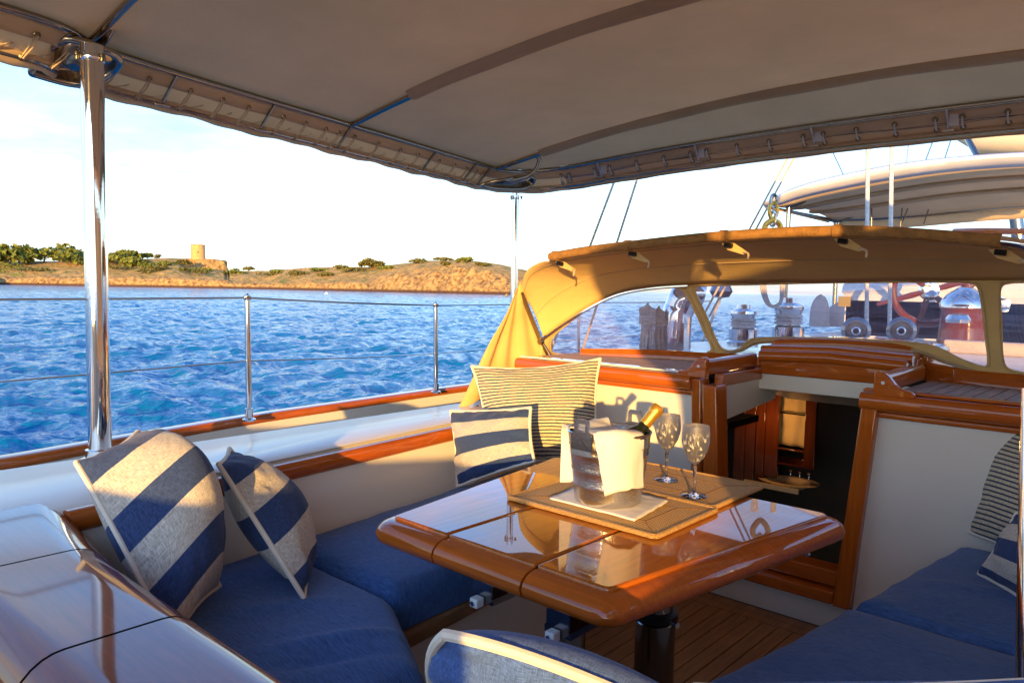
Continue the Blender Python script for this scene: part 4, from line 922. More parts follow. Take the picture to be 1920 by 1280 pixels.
# curved base boards under the sprayhood, port and starboard
def baseboard(path, h0, h1, name, label):
    mb = MB(); rows = []
    for p in cat_(path, 6): rows.append([(p[0], p[1]-.012, p[2]+h0), (p[0], p[1]-.012, p[2]+h1-.008), (p[0], p[1]-.004, p[2]+h1), (p[0], p[1]+.02, p[2]+h1), (p[0], p[1]+.02, p[2]+h0)])
    mb.grid(rows); return tag(obj(name, mb, 'varnish', smooth=45), label, 'coaming')
baseboard([(-.335, 3.30, DZ), (-.42, 3.36, DZ), (-.60, 3.33, DZ), (-.9, 3.24, DZ), (-1.22, 3.12, DZ-.01)], -.005, .042, 'hood_coaming', 'low varnished board under the port sprayhood windows')
bb = baseboard([(.345, 3.32, DZ+.02), (.40, 3.30, DZ+.01), (.50, 3.28, DZ), (.70, 3.24, DZ), (.95, 3.2, DZ), (1.28, 3.1, DZ-.01)], -.025, .055, 'hood_coaming', 'varnished curved board under the starboard sprayhood windows')
# opening lining: header boards and white panels
mb = MB(); mb.box((-.325, BY+.052, .842), (-.285, 3.21, zt+.02)); obj('side_header', mb, 'varnish_y', cf, bevel=.004)
mb = MB(); mb.prism([(-.30, BY+.06, .84), (-.30, 3.40, .84), (-.30, 3.40, .735), (-.30, BY+.06, .69)], (-.02, 0, 0)); obj('lining', mb, 'white', cf, smooth=0)
mb = MB(); mb.box((-.30, 3.215, .800), (.34, 3.23, zt-.006)); obj('lining', mb, 'white', cf, smooth=0)
mb = MB(); mb.prism([(-.30, 3.22, .799), (.34, 3.22, .799), (.34, 3.55, .72), (-.30, 3.55, .72)], (0, 0, .01)); obj('lining', mb, 'white', cf, smooth=0)
mb = MB(); mb.box((.33, BY+.05, .6), (.345, 3.4, zt)); obj('lining', mb, 'white', cf, smooth=0)
# cabin below
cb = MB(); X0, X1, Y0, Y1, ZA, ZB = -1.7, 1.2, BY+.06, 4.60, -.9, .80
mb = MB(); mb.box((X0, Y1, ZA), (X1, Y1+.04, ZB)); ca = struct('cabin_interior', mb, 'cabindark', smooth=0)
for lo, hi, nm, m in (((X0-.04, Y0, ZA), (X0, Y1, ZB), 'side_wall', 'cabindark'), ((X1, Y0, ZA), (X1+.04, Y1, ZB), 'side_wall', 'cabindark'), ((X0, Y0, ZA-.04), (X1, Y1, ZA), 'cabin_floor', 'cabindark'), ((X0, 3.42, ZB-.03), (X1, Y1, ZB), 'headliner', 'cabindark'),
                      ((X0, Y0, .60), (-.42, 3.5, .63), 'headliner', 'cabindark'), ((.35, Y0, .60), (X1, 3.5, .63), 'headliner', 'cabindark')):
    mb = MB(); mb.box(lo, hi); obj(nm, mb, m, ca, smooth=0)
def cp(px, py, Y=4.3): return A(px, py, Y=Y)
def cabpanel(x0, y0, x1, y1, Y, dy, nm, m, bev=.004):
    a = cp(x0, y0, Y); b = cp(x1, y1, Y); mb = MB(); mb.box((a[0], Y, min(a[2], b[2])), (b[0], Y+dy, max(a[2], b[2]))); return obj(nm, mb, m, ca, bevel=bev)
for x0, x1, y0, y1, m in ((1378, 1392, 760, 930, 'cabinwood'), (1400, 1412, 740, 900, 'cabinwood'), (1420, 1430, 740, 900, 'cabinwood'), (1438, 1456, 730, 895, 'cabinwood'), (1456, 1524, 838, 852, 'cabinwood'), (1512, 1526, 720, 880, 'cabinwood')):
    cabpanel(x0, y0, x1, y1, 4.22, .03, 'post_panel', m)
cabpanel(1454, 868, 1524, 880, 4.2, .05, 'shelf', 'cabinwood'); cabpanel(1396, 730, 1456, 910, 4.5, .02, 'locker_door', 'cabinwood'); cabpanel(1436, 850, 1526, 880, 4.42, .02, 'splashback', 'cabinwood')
a = cp(1456, 735, 4.28); b = cp(1513, 840, 4.28); mb = MB(); n = 14; G = []
for i in range(n+1):
    G.append([(a[0]+(b[0]-a[0])*j/n, 4.28+.006*math.sin(j*1.1+i*.2)+.004*math.sin(i*.9), a[2]+(b[2]-a[2])*i/n) for j in range(n+1)])
mb.grid(G); tag(obj('hand_towel', mb, 'towel', solid=.006), 'golden hand towel hanging on the rail inside the cabin', 'towel')
mb = MB(); c0 = cp(1452, 771, 4.25); c1 = cp(1522, 779, 4.25); mb.tube([(c0[0], 4.25, c0[2]), (c1[0], 4.25, c0[2])], .006, 8); tag(obj('towel_rail', mb, 'chrome'), 'thin rail holding the towel inside the cabin', 'rail')
ws = thing('wash_basin', tuple(cp(1478, 905, 4.22)), 'cream wash basin with taps glimpsed through the companionway', 'basin')
c = cp(1478, 900, 4.28); mb = MB(); 
th = np.linspace(0, 2*math.pi, 40, endpoint=False); G = []
for r, dz in ((1.35, -.002), (1.0, 0), (.95, -.004), (.8, -.03), (.4, -.05), (.02, -.055)): G.append([(c[0]+r*.13*math.cos(q), c[1]+r*.10*math.sin(q), c[2]+dz) for q in th])
mb.grid(G, uv=False, wrap=True); mb.box((c[0]-.20, c[1]-.16, c[2]-.03), (c[0]+.12, c[1]-.14, c[2]-.004)); obj('bowl', mb, 'basin', ws)
for k, dx in enumerate((-.055, 0, .055)):
    mb = MB(); mb.lathe([(.012, 0), (.008, .006), (.007, .022), (.013, .028), (.013, .036), (.0, .044)], c+[dx+.02, .12, 0], seg=12); obj('tap', mb, 'chrome', ws)
# cabin lamps (lit in the photograph)
for px, py, lb in ((1407, 768, 'small lit cabin lamp behind the companionway on the left'), (1424, 768, 'second lit cabin lamp beside the towel')):
    p = cp(px, py, 4.38); t = thing('cabin_lamp', tuple(p), lb, 'lamp'); mb = MB(); mb.lathe([(0, 0), (.010, .0), (.014, .02), (.010, .045), (0, .05)], p, seg=14); obj('bulb', mb, 'bulb', t)
    mb = MB(); mb.lathe([(.022, -.008), (.024, -.004), (.006, 0)], p, seg=16); obj('base', mb, 'brass', t)
lamp = D.lights.new('cabin_light', 'POINT'); lamp.energy = 1.0; lamp.color = (1, .5, .18); lamp.shadow_soft_size = .03
lo = D.objects.new('cabin_light', lamp); COL.objects.link(lo); lo.location = tuple(cp(1430, 790, 4.05))

# ================================================================== SPRAYHOOD
sh = thing('sprayhood', (0, 3.0, DZ), 'tan canvas sprayhood with clear windows, its port wing glowing yellow in the sun', 'sprayhood')
# aft arch (tube axis) and window-top arch and base line, as matched curves from port to starboard
aft = [A(976, 548, Y=2.86), A(985, 512, Y=2.78), A(1010, 494, Y=2.74), A(1040, 487, Y=2.70), A(1105, 476, Y=2.68), A(1200, 465, Y=2.66), A(1370, 449, Y=2.66), A(1600, 441, Y=2.66), A(1870, 460, Y=2.66), A(1960, 478, Y=2.68)]
tail = (1.10, 2.75, 1.27); tail2 = (1.28, 2.9, 1.0)
fwdp = [A(1020, 636, X=-1.36), A(1060, 607, Y=3.06), A(1110, 576, Y=3.14), A(1160, 552, Y=3.20), A(1215, 540, Y=3.24), A(1285, 534, Y=3.26), A(1390, 532, Y=3.28), A(1560, 529, Y=3.28), A(1840, 526, Y=3.26), A(1960, 528, Y=3.22)]
ftail = (1.10, 3.15, 1.20); ftail2 = (1.34, 3.05, .92)
a_c = cat_(aft+[tail, tail2], 8); f_c = cat_(fwdp+[ftail, ftail2], 8)
G = []
for i in range(13):
    s = i/12; row = []
    for a, f in zip(a_c, f_c):
        p = lerp(a, f, s); p = p+[0, 0, .035*math.sin(math.pi*s)]; row.append(p+np.array([0, 0, .004*sfbm(p[0]*4, p[1]*4, 3, 4)])); 
    G.append(row)
mb = MB(); mb.grid(G); obj('roof_canvas', mb, 'hood', sh, smooth=60, solid=.003)
# front wall with openings: frame strips and panes
base = cat_([A(1012, 694, X=-1.37), A(1050, 684, Y=3.18), A(1120, 676, Y=3.28), A(1210, 672, Y=3.34), A(1330, 668, Y=3.36), A(1390, 656, Y=3.40), A(1430, 641, Y=3.44), A(1560, 643, Y=3.46), A(1700, 655, Y=3.42), A(1770, 678, Y=3.34), A(1850, 704, Y=3.28), A(1960, 722, Y=3.24)]+[(1.10, 3.18, .90), (1.36, 3.06, .88)], 8)
_CC = {}
def curve_at(curve, px, py0, py1=None):
    """point on polyline nearest the given photo column"""
    key = id(curve)
    if key not in _CC:
        P = np.array([lerp(curve[k], curve[k+1], t) for k in range(len(curve)-1) for t in (0, .25, .5, .75)]); e = P-EYE; _CC[key] = (P, 960+FPX*(e@CR)/(e@CV))
    P, x = _CC[key]; return P[int(np.argmin(np.abs(x-px)))]
def pane(pts, nm='window'):
    """pts: list of photo px,py around the pane; placed on the front wall surface (vertical-ish between base and top)"""
    P3 = []
    for px, py in cat_([(x, y, 0) for x, y in pts], 5, True)[:]:
        pass
# front wall surface as function of px column: linear between base point and fwd arch point
def proj(p):
    e = np.array(p)-EYE; w = e@CV; return 960+FPX*(e@CR)/w, 640-FPX*(e@CU)/w
def wall_pt(px, py, push=0):
    b = curve_at(base, px, 0); f = curve_at(f_c, px, 0)
    (bx, by), (fx, fy) = proj(b), proj(f); t = (by-py)/(by-fy) if abs(by-fy) > 1 else 0
    Yp = b[1]+(f[1]-b[1])*t; return A(px, py, Y=Yp+push)
P1 = [(1035, 655), (1038, 632), (1060, 612), (1105, 578), (1150, 556), (1205, 544), (1262, 540), (1282, 548), (1300, 580), (1320, 625), (1332, 650), (1322, 660), (1250, 664), (1130, 662), (1050, 663)]
P2 = [(1305, 548), (1312, 538), (1400, 535), (1560, 531), (1740, 530), (1815, 531), (1832, 540), (1839, 570), (1846, 630), (1851, 680), (1840, 685), (1800, 672), (1750, 648), (1700, 640), (1560, 633), (1430, 632), (1400, 640), (1385, 654), (1360, 655), (1346, 640), (1325, 590)]
P3 = [(1877, 545), (1890, 533), (1930, 531), (1990, 531), (1990, 712), (1920, 697), (1892, 690), (1882, 670), (1879, 600)]
def inside(px, py, poly):
    r = False; n = len(poly)
    for i in range(n):
        x0, y0 = poly[i]; x1, y1 = poly[(i+1) % n]
        if (y0 > py) != (y1 > py) and px < (x1-x0)*(py-y0)/(y1-y0)+x0: r = not r
    return r
# canvas frame = fan between outer boundary and pane outlines, built as a dense grid with the pane cells left out
mbF = MB(); cells = {}
xs = list(np.arange(1012, 2000, 5.0)); NV = 44
for i, px in enumerate(xs):
    b = curve_at(base, px, 0); f = curve_at(f_c, px, 0); by = proj(b)[1]+3; fy = proj(f)[1]-2
    cells[i] = [(px, by+(fy-by)*k/NV) for k in range(NV+1)]
V = []; F = []
def snap(px, py):
    return px, py
allp = [P1, P2, P3]
def nearest_on(poly, px, py):
    a = np.array(poly, float); b = np.roll(a, -1, 0); ab = b-a; p = np.array([px, py]); t = np.clip(((p-a)*ab).sum(1)/((ab*ab).sum(1)+1e-9), 0, 1); q = a+ab*t[:, None]; d = np.hypot(*(q-p).T); k = int(np.argmin(d)); return d[k], q[k]
SM = [[tuple(p[:2]) for p in cat_([(x, y, 0) for x, y in P], 3, True)] for P in allp]
idx = {}; inn = {}
for i in cells:
    for k, (px, py) in enumerate(cells[i]):
        ins = [inside(px, py, P) for P in SM]; q = (px, py)
        if any(ins):
            d, qq = nearest_on(SM[ins.index(True)], px, py); inn[(i, k)] = True
            if d < 7: q = tuple(qq)
        idx[(i, k)] = len(V); V.append(wall_pt(*q))
for i in range(len(xs)-1):
    for k in range(NV):
        c4 = [(i, k), (i+1, k), (i+1, k+1), (i, k+1)]
        if all(c in inn for c in c4): continue
        F.append([idx[c] for c in c4])
mbF.add(V, F); obj('window_frame', mbF, 'hood', sh, smooth=60, solid=.003)
for P in SM:
    cx, cy = np.mean([p[0] for p in P]), np.mean([p[1] for p in P]); mb = MB(); V = []; F = []
    lo_, hi_ = min(p[0] for p in P)-4, max(p[0] for p in P)+4; cols_ = np.arange(lo_, hi_, 8.); rows_ = 14
    y0_, y1_ = min(p[1] for p in P)-4, max(p[1] for p in P)+4; ok = {}
    for i, px in enumerate(cols_):
        for k in range(rows_+1):
            py = y0_+(y1_-y0_)*k/rows_; good = inside(px, py, P); 
            if not good:
                d, qq = nearest_on(P, px, py)
                c_ = np.array([cx, cy])-qq; qq = qq-c_/np.linalg.norm(c_)*3 if d < 14 else qq; ok[(i, k)] = d < 14; q = qq
            else: ok[(i, k)] = True; q = (px, py)
            V.append(wall_pt(q[0], q[1], .006))
    for i in range(len(cols_)-1):
        for k in range(rows_):
            if all(ok[c] for c in ((i, k), (i+1, k), (i+1, k+1), (i, k+1))):
                w = rows_+1; F.append([i*w+k, (i+1)*w+k, (i+1)*w+k+1, i*w+k+1])
    mb.add(V, F); obj('window_pane', mb, 'vinyl', sh, smooth=60)
for P in SM:
    ring_ = []
    c_ = np.mean(np.array(P), 0)
    for q in P:
        v = np.array(q)-c_; q2 = np.array(q)+v/np.linalg.norm(v)*5; ring_.append(wall_pt(q2[0], q2[1], -.005))
    mb = MB(); mb.tube(ring_, .0016, 5, closed=True); obj('seam', mb, 'sleeve', sh)
for fr in (.10, .62):
    mb = MB(); mb.tube([lerp(a, f, fr)+np.array([0, -.002, .035*math.sin(math.pi*fr)-.005]) for a, f in zip(a_c, f_c)], .0016, 5); obj('seam', mb, 'sleeve', sh)
# dark bolt-rope bead at the foot of the hood
mb = MB(); mb.tube([p+[0, -.006, .004] for p in base], .007, 8); obj('foot_bead', mb, 'sleeve', sh)
# suede-covered grab tube over the aft arch with straps
tubep = [p for p in a_c if 1038 < proj(p)[0] < 1880]
mb = MB(); mb.tube([p+[0, -.03, .012] for p in tubep], .019, 14); obj('grab_tube', mb, 'tube', sh)
mb = MB(); tp = [p for p in a_c if proj(p)[0] > 1860]; mb.tube([p+[0, -.03, .012] for p in tp], .016, 14); obj('grab_tube', mb, 'chrome', sh)
def strap(px, flip=1):
    p = curve_at(a_c, px, 0)
    mb = MB(); mb.tube([p+[0, -.03, .012]+np.array([dx, 0, 0]) for dx in (-.014, .014)], .0225, 14); k = obj('strap', mb, 'tube', sh)
    mb = MB(); mb.prism([p+[-.022, .0, -.012], p+[.030, .0, -.014], p+[.075, .03, -.050], p+[.055, .03, -.056], p+[.0, .01, -.038]], (0, -.006, 0)); obj('strap_tab', mb, 'hood', k, smooth=0)
    mb = MB(); mb.tube(cat_([p+[.055, .02, -.045], p+[.085, .0, -.055], p+[.088, -.01, -.078]], 5), .004, 6); obj('tie_end', mb, 'rope', k)
    mb = MB(); mb.tube([p+[-.004, -.012, -.02], p+[.026, -.012, -.024]], .010, 6); obj('buckle', mb, 'black', k)
for px in (1050, 1185, 1365, 1580, 1872): strap(px)
# forward bow tube seen along top of first window, and folding strut
fb = [p+[0, -.03, -.006] for p in f_c if 1012 < proj(p)[0] < 1300]
mb = MB(); mb.tube(fb, .0085, 10); obj('front_bow', mb, 'chrome', sh)
mb = MB(); mb.sweep([A(977, 548, Y=2.84), A(1014, 640, Y=2.98), A(1043, 690, Y=3.02)], rprof(.026, .014, .005), up=(0, -1, 0)); obj('side_strut', mb, 'brass', sh)
mb = MB(); mb.lathe([(.016, -.01), (.018, 0), (.016, .01)], A(1014, 640, Y=2.96), (0, 1, 0), 14); obj('hinge', mb, 'brass', sh)
# wing: side curtain from arch corner down to the coaming
wt = [A(976, 530, Y=2.84), A(985, 548, Y=2.86), A(1000, 600, Y=2.95), A(1014, 640, Y=3.0), A(1030, 672, Y=3.05), A(1046, 692, Y=3.10)]
wb = [A(968, 546, Y=2.80), A(950, 590, Y=2.76), A(922, 640, Y=2.68), A(896, 695, Y=2.60), A(876, 738, Y=2.52), A(860, 768, Y=2.46)]
wc, bc = cat_(wt, 6), cat_(wb, 6); G = []
for a, b in zip(wc, bc):
    row = []
    for k in range(17):
        t = k/16; p = lerp(a, b, t); L = np.linalg.norm(np.array(a)-b); p = p+np.array([-1, .1, 0])*(.03*math.sin(math.pi*t)*min(1, L/.3)); p = p+np.array([.012*math.sin(t*21+p[2]*3)*min(1, L/.4), 0, 0]); row.append(p)
    G.append(row)
# close the foot of the wing against deck
mb = MB(); mb.grid(G); obj('side_wing', mb, 'hood', sh, smooth=70, solid=.003)
mb = MB(); mb.tube([A(860, 768, Y=2.46), A(890, 790, Y=2.5), A(905, 800, Y=2.6)], .004, 6); mb.tube([A(896, 760, Y=2.55), A(868, 792, Y=2.45)], .004, 6); obj('tie_cord', mb, 'black', sh)
# side panel between strut and window frame
f0 = [p for p in f_c if proj(p)[0] < 1160]; a0 = [p for p in a_c][:len(f0)]
# teak cleat block with steel cap at strut foot
t = thing('strut_block', tuple(A(1030, 700, Y=3.0)), 'small varnished block with a steel cap at the foot of the sprayhood strut', 'fitting')
p = A(1030, 697, Y=3.0); mb = MB(); mb.box(p-[.03, .025, .03], p+[.03, .025, .012]); obj('block', mb, 'varnish', t, bevel=.006)
mb = MB(); mb.box(p+[-.022, -.02, .013], p+[.022, .02, .032]); obj('cap', mb, 'chrome', t, bevel=.006)

# ================================================================== FOREDECK THINGS SEEN THROUGH THE WINDOWS
mb = MB(); mb.prism([(-1.45, 3.76, .3), (1.45, 3.76, .3), (1.2, 10.5, .3), (-1.2, 10.5, .3)], (0, 0, .58)) if False else mb.prism([(-1.45, 3.76, .84), (1.45, 3.76, .84), (1.2, 10.5, .84), (-1.2, 10.5, .84)], (0, 0, .04)); struct('coachroof', mb, 'white', bevel=.01)
def deckrope(px, h, label, m='ropew', z=.88, w=.05, seed=0):
    b = A(px, 660, Z=z); k = np.linalg.norm((b-EYE)[:2])/FPX
    t = thing('rope_coil', tuple(b), label, 'rope coil'); H = h*k; mb = MB(); r = np.random.default_rng(seed)
    for q in range(13):
        o = (q-6)*w*.15; P = [b+[o*1.2+r.normal(0, .004), r.normal(0, .01), 0.0], b+[o*.8, r.normal(0, .01), H*.55], b+[o*1.1-.004, 0, H*.85], b+[o*.3, 0, H*(.98-abs(q-6)*.02)], b+[-o*.6, .01, H*.8], b+[-o*.8, .02, 0]]
        mb.tube(cat_(P, 5), .0048, 7)
    obj('loops', mb, m, t)
    mb = MB()
    for q in range(4): mb.tube([b+np.array([math.cos(a)*w*.95, math.sin(a)*.03, H*(.58+q*.045)]) for a in np.linspace(0, 6.283, 18)[:-1]], .0065, 7, closed=True)
    obj('binding', mb, m, t)
deckrope(1212, 92, 'pale coiled rope hanging upright left of the chrome ventilator', seed=1)
deckrope(1233, 86, 'browner coiled rope tucked behind the pale coil', 'rope', seed=2, w=.04)
# cowl ventilator
b = A(1267, 660, Z=.88); k = np.linalg.norm((b-EYE)[:2])/FPX; r0 = 27*k
t = thing('cowl_ventilator', tuple(b), 'shiny chrome cowl ventilator seen through the left window', 'ventilator')
mb = MB(); P = [b, b+[0, 0, 62*k], b+[.01, .01, 80*k], b+[.03, .02, 98*k], b+[.06, .05, 108*k], b+[.10, .09, 106*k]]
mb.tube(cat_(P, 6), r0, 28, taper=list(np.interp(np.linspace(0, 1, 31), [0, .5, .8, 1], [1, 1.03, 1.12, 1.0]))[:len(cat_(P, 6))]); obj('cowl', mb, 'chrome', t)
mb = MB(); mb.lathe([(r0*1.15, 0), (r0*1.15, .015), (r0, .02)], b, seg=28); obj('flange', mb, 'chrome', t)
b2 = A(1234, 655, Z=.88); mb = MB(); mb.lathe([(.022, 0), (.022, .04), (.026, .045), (.026, .06), (0, .062)], b2, seg=20); tag(obj('fuel_cap', mb, 'chrome'), 'short chrome cap in front of the cowl ventilator', 'fitting')
# winches
def winch(px, py, w, h, label):
    b = A(px, py, Z=.90); k = np.linalg.norm((b-EYE)[:2])/FPX; R = w*k/2; H = h*k
    t = thing('winch', tuple(b), label, 'winch')
    mb = MB(); mb.lathe([(R*1.1, 0), (R*1.1, H*.12), (R, H*.16), (R, H*.42), (R*.7, H*.46)], b, seg=30); obj('base', mb, 'chrome', t)
    mb = MB(); mb.lathe([(R*.72, H*.44), (R*.70, H*.6), (R*.85, H*.74), (R*.92, H*.78), (R*.9, H*.84), (R*.5, H*.9), (R*.45, H), (0, H)], b, seg=30); obj('drum', mb, 'chrome', t)
    mb = MB()
    for q in range(3): mb.tube([b+np.array([math.cos(a)*R*.8, math.sin(a)*R*.8, H*(.5+.07*q)]) for a in np.linspace(0, 6.283, 22)[:-1]], R*.09, 8, closed=True)
    obj('rope_turns', mb, 'ropew', t)
winch(1392, 650, 50, 76, 'chrome winch with rope turns, leftmost behind the wide window'); winch(1476, 652, 54, 88, 'larger chrome winch with rope turns in the middle of the wide window')
# rope hanging loops above winches
b = A(1452, 575, d=4.3)
mb = MB()
for q in range(3):
    o = (q-1)*.02; mb.tube(cat_([A(1428+q*5, 500, d=4.3), A(1428+q*4, 545, d=4.3), A(1440+q*3, 572, d=4.3), A(1462, 572-q*3, d=4.3), A(1470-q*3, 540, d=4.3), A(1472-q*3, 500, d=4.3)], 8), .006, 7)
tag(obj('hanging_rope', mb, 'ropew'), 'slack pale rope loops hanging above the winches', 'rope')
# cone covered winch and bagged sail
def bagshape(px, py, w, h, label, name, m, seed, d_=None, cat='bag'):
    b = A(px, py, Z=.88); k = np.linalg.norm((b-EYE)[:2])/FPX; R = w*k/2; H = h*k; th = np.linspace(0, 2*math.pi, 33); G = []
    for i in range(15):
        v = i/14; rr = R*(1-.15*v)*math.sqrt(max(0, 1-v**4))
        G.append([b+np.array([math.cos(q)*rr*(1+.10*sfbm(math.cos(q)*1.5+5, math.sin(q)*1.5+v*2, 3, seed)), math.sin(q)*rr*.7, H*v*(1+.08*math.sin(q*2+seed))]) for q in th])
    mb = MB(); mb.grid(G); tag(obj(name, mb, m, smooth=70), label, cat)
bagshape(1536, 612, 34, 52, 'pale canvas winch cover beside the bagged sail', 'winch_cover', 'bag', 2, cat='cover')
bagshape(1580, 612, 60, 42, 'crumpled grey canvas bundle left of the white sheets', 'canvas_bundle', 'bag', 3); bagshape(1650, 606, 80, 48, 'cream sail bag lying behind the white sheets', 'sail_bag', 'bag', 5)
# mainsheet: two pale ropes down to two big turning blocks
for px, lb in ((1627, 'left'), (1672, 'right')):
    p0 = A(px-2 if lb == 'left' else px+2-6, 612, d=4.9); p1 = A(px, 270, d=4.9); mb = MB(); mb.tube([p0, p1+(p1-p0)*.6], .013, 10); tag(obj('mainsheet', mb, 'ropew'), '%s of the two thick upright pale ropes above the round blocks' % lb, 'rope')
for px, lb in ((1605, 'left'), (1690, 'right')):
    b = A(px, 620, d=4.6); t = thing('turning_block', tuple(b-[0, 0, .07]), '%s round deck block at the foot of the thick ropes' % lb, 'block'); ax_ = (EYE-b); ax_[2] = 0
    mb = MB(); mb.lathe([(.0, -.03), (.065, -.03), (.085, -.015), (.085, .015), (.065, .03), (.055, .03), (.05, .024), (.0, .024)], b, ax_, 30); obj('cheek', mb, 'steeldark', t)
    mb = MB(); mb.lathe([(.026, .022), (.026, .034), (.018, .04), (0, .04)], b, ax_, 20); obj('hub', mb, 'chrome', t)
    mb = MB(); mb.box(b-[.05, .05, .12], b+[.05, .05, -.08]); obj('foot', mb, 'chrome', t, bevel=.01)
# steering wheels of red wood
def wheel(px, py, rp, d, label, yaw=0., hubm='chrome'):
    c = A(px, py, d=d); k = d/FPX; R = rp*k; t = thing('steering_wheel', tuple(c-[0, 0, R]), label, 'wheel'); e1 = np.array([math.cos(yaw), math.sin(yaw), 0]); e2 = np.array([0, 0, 1.])
    mb = MB(); mb.tube([c+(e1*math.cos(a)+e2*math.sin(a))*R for a in np.linspace(0, 6.283, 50)[:-1]], .026, 10, closed=True); obj('rim', mb, 'redwood', t)
    for q in range(6):
        a = q*math.pi/3+.3; u = e1*math.cos(a)+e2*math.sin(a); mb = MB(); mb.tube([c+u*.03, c+u*R*.5, c+u*(R+.12)], .016, 8, taper=[1, 1.4, .8]); obj('spoke', mb, 'redwood', t)
    mb = MB(); mb.lathe([(0, -.05), (.06, -.04), (.07, 0), (.06, .04), (0, .05)], c, np.cross(e1, e2), 20); obj('hub', mb, hubm, t)
wheel(1742, 545, 62, 5.4, 'varnished red wooden steering wheel seen through the wide window', .5); wheel(1880, 570, 62, 5.6, 'second red wooden steering wheel seen at the right window edge', .3)
# binnacle
b = A(1806, 622, d=5.0); t = thing('binnacle', tuple(b-[0, 0, .15]), 'wooden binnacle with chrome compass hood behind the steering wheel', 'binnacle')
mb = MB(); mb.lathe([(.16, -.15), (.15, .0), (.14, .14), (.15, .16)], b, seg=28); obj('pedestal', mb, 'redwood', t)
mb = MB(); mb.lathe([(.15, .16), (.15, .19), (.12, .24), (.05, .29), (0, .30)], b, seg=28); obj('compass_hood', mb, 'chrome', t)
b = A(1796, 605, d=4.3); mb = MB(); mb.lathe([(.06, 0), (.065, .02), (.05, .045), (0, .055)], b, seg=24); tag(obj('deck_compass', mb, 'chrome'), 'small chrome dome fitting in front of the binnacle', 'fitting')
# forward deckhouse with lit saloon window, tender-like covered shape
a = A(1520, 585, d=7.5); b = A(1690, 540, d=6.8)
dh = thing('deckhouse', tuple(a), 'low white deckhouse with rounded roof and a glowing window beyond the winches', 'deckhouse')
mb = MB(); P0 = A(1500, 560, d=7.4); 
G = []
for i, (z, g) in enumerate(((.88, 0), (1.20, 0), (1.24, .08), (1.30, .05), (1.33, -.10), (1.34, -.6))):
    G.append([(x_*1.0*(1+g*.2), 6.6-g*.6, z+(.05*math.cos(x_*1.2) if i > 1 else 0)) for x_ in np.linspace(-1.05, .35, 20)])
mb.grid(G); obj('roof', mb, 'gloss', dh, smooth=50)
q0 = A(1572, 574, Y=6.58); q1 = A(1596, 556, Y=6.58)
mb = MB(); mb.box((q0[0], 6.57, q0[2]), (q1[0], 6.575, q1[2])); obj('window', mb, 'foil', dh)
mb = MB(); mb.box((-1.05, 6.60, .88), (.35, 7.6, 1.19)); obj('wall', mb, 'redwood', dh, bevel=.01)
# coamings of forward cockpit in wood
mb = MB(); mb.box((.0, 5.2, .88), (1.2, 5.26, .96)); tag(obj('cockpit_coaming', mb, 'bag', bevel=.01), 'low pale coaming of the forward cockpit under the wheels', 'coaming')
# antenna dome with rod at the top left of the wide window
c = A(1352, 546, d=6.5); t = thing('search_light', tuple(c), 'grey dome fitting on the slanting pole beyond the wide window', 'fitting')
mb = MB(); mb.lathe([(0, -.06), (.07, -.05), (.10, .0), (.08, .05), (0, .06)], c, seg=20); obj('dome', mb, 'steeldark', t)
mb = MB(); mb.tube([c+[0, 0, -.05], A(1318, 640, d=5.9)], .012, 8); obj('pole', mb, 'rope', t)
# ------------------------------------------------------------------ rigging
def line(x0, y0, x1, y1, d0, d1, r, label, name='shroud', m='ropew', ext=.5, ext0=.5):
    a = A(x0, y0, d=d0); b = A(x1, y1, d=d1); mb = MB(); mb.tube([a-(b-a)*ext0, b+(b-a)*ext], r, 8); tag(obj(name, mb, m), label, 'rigging')
line(1105, 465, 1150, 345, 5.0, 5.0, .008, 'leftmost thin slanting line just right of the far awning post', m='rope', ext0=1.6, ext=4)
line(1155, 460, 1195, 335, 5.0, 5.0, .008, 'second thin slanting line right of the far awning post', m='rope', ext0=1.6, ext=4)
line(1400, 440, 1475, 300, 4.8, 4.8, .007, 'left line of the close slanting pair beside the hanging shackle', m='rope', ext0=1.1, ext=4)
line(1412, 440, 1487, 300, 4.8, 4.8, .007, 'right line of the close slanting pair beside the hanging shackle', m='rope', ext0=1.1, ext=4)
line(1566, 295, 1580, 325, 9, 9, .006, 'short thin grey stay meeting the left end of the forward awning', 'stay', 'steeldark', .6, 4)
line(1634, 275, 1634, 315, 9, 9, .010, 'thin grey stay close beside the left thick rope', 'stay', 'steeldark', 3, 4)
line(1703, 275, 1700, 305, 9, 9, .008, 'thin grey stay right of the right thick rope', 'stay', 'steeldark', 4, 4)
line(1748, 268, 1736, 300, 9, 9, .008, 'slanting thin stay in the middle of the gap above the forward awning', 'stay', 'steeldark', 4, 4)
line(1782, 265, 1772, 296, 9, 9, .008, 'slanting thin stay at the right of the gap above the forward awning', 'stay', 'steeldark', 4, 4)
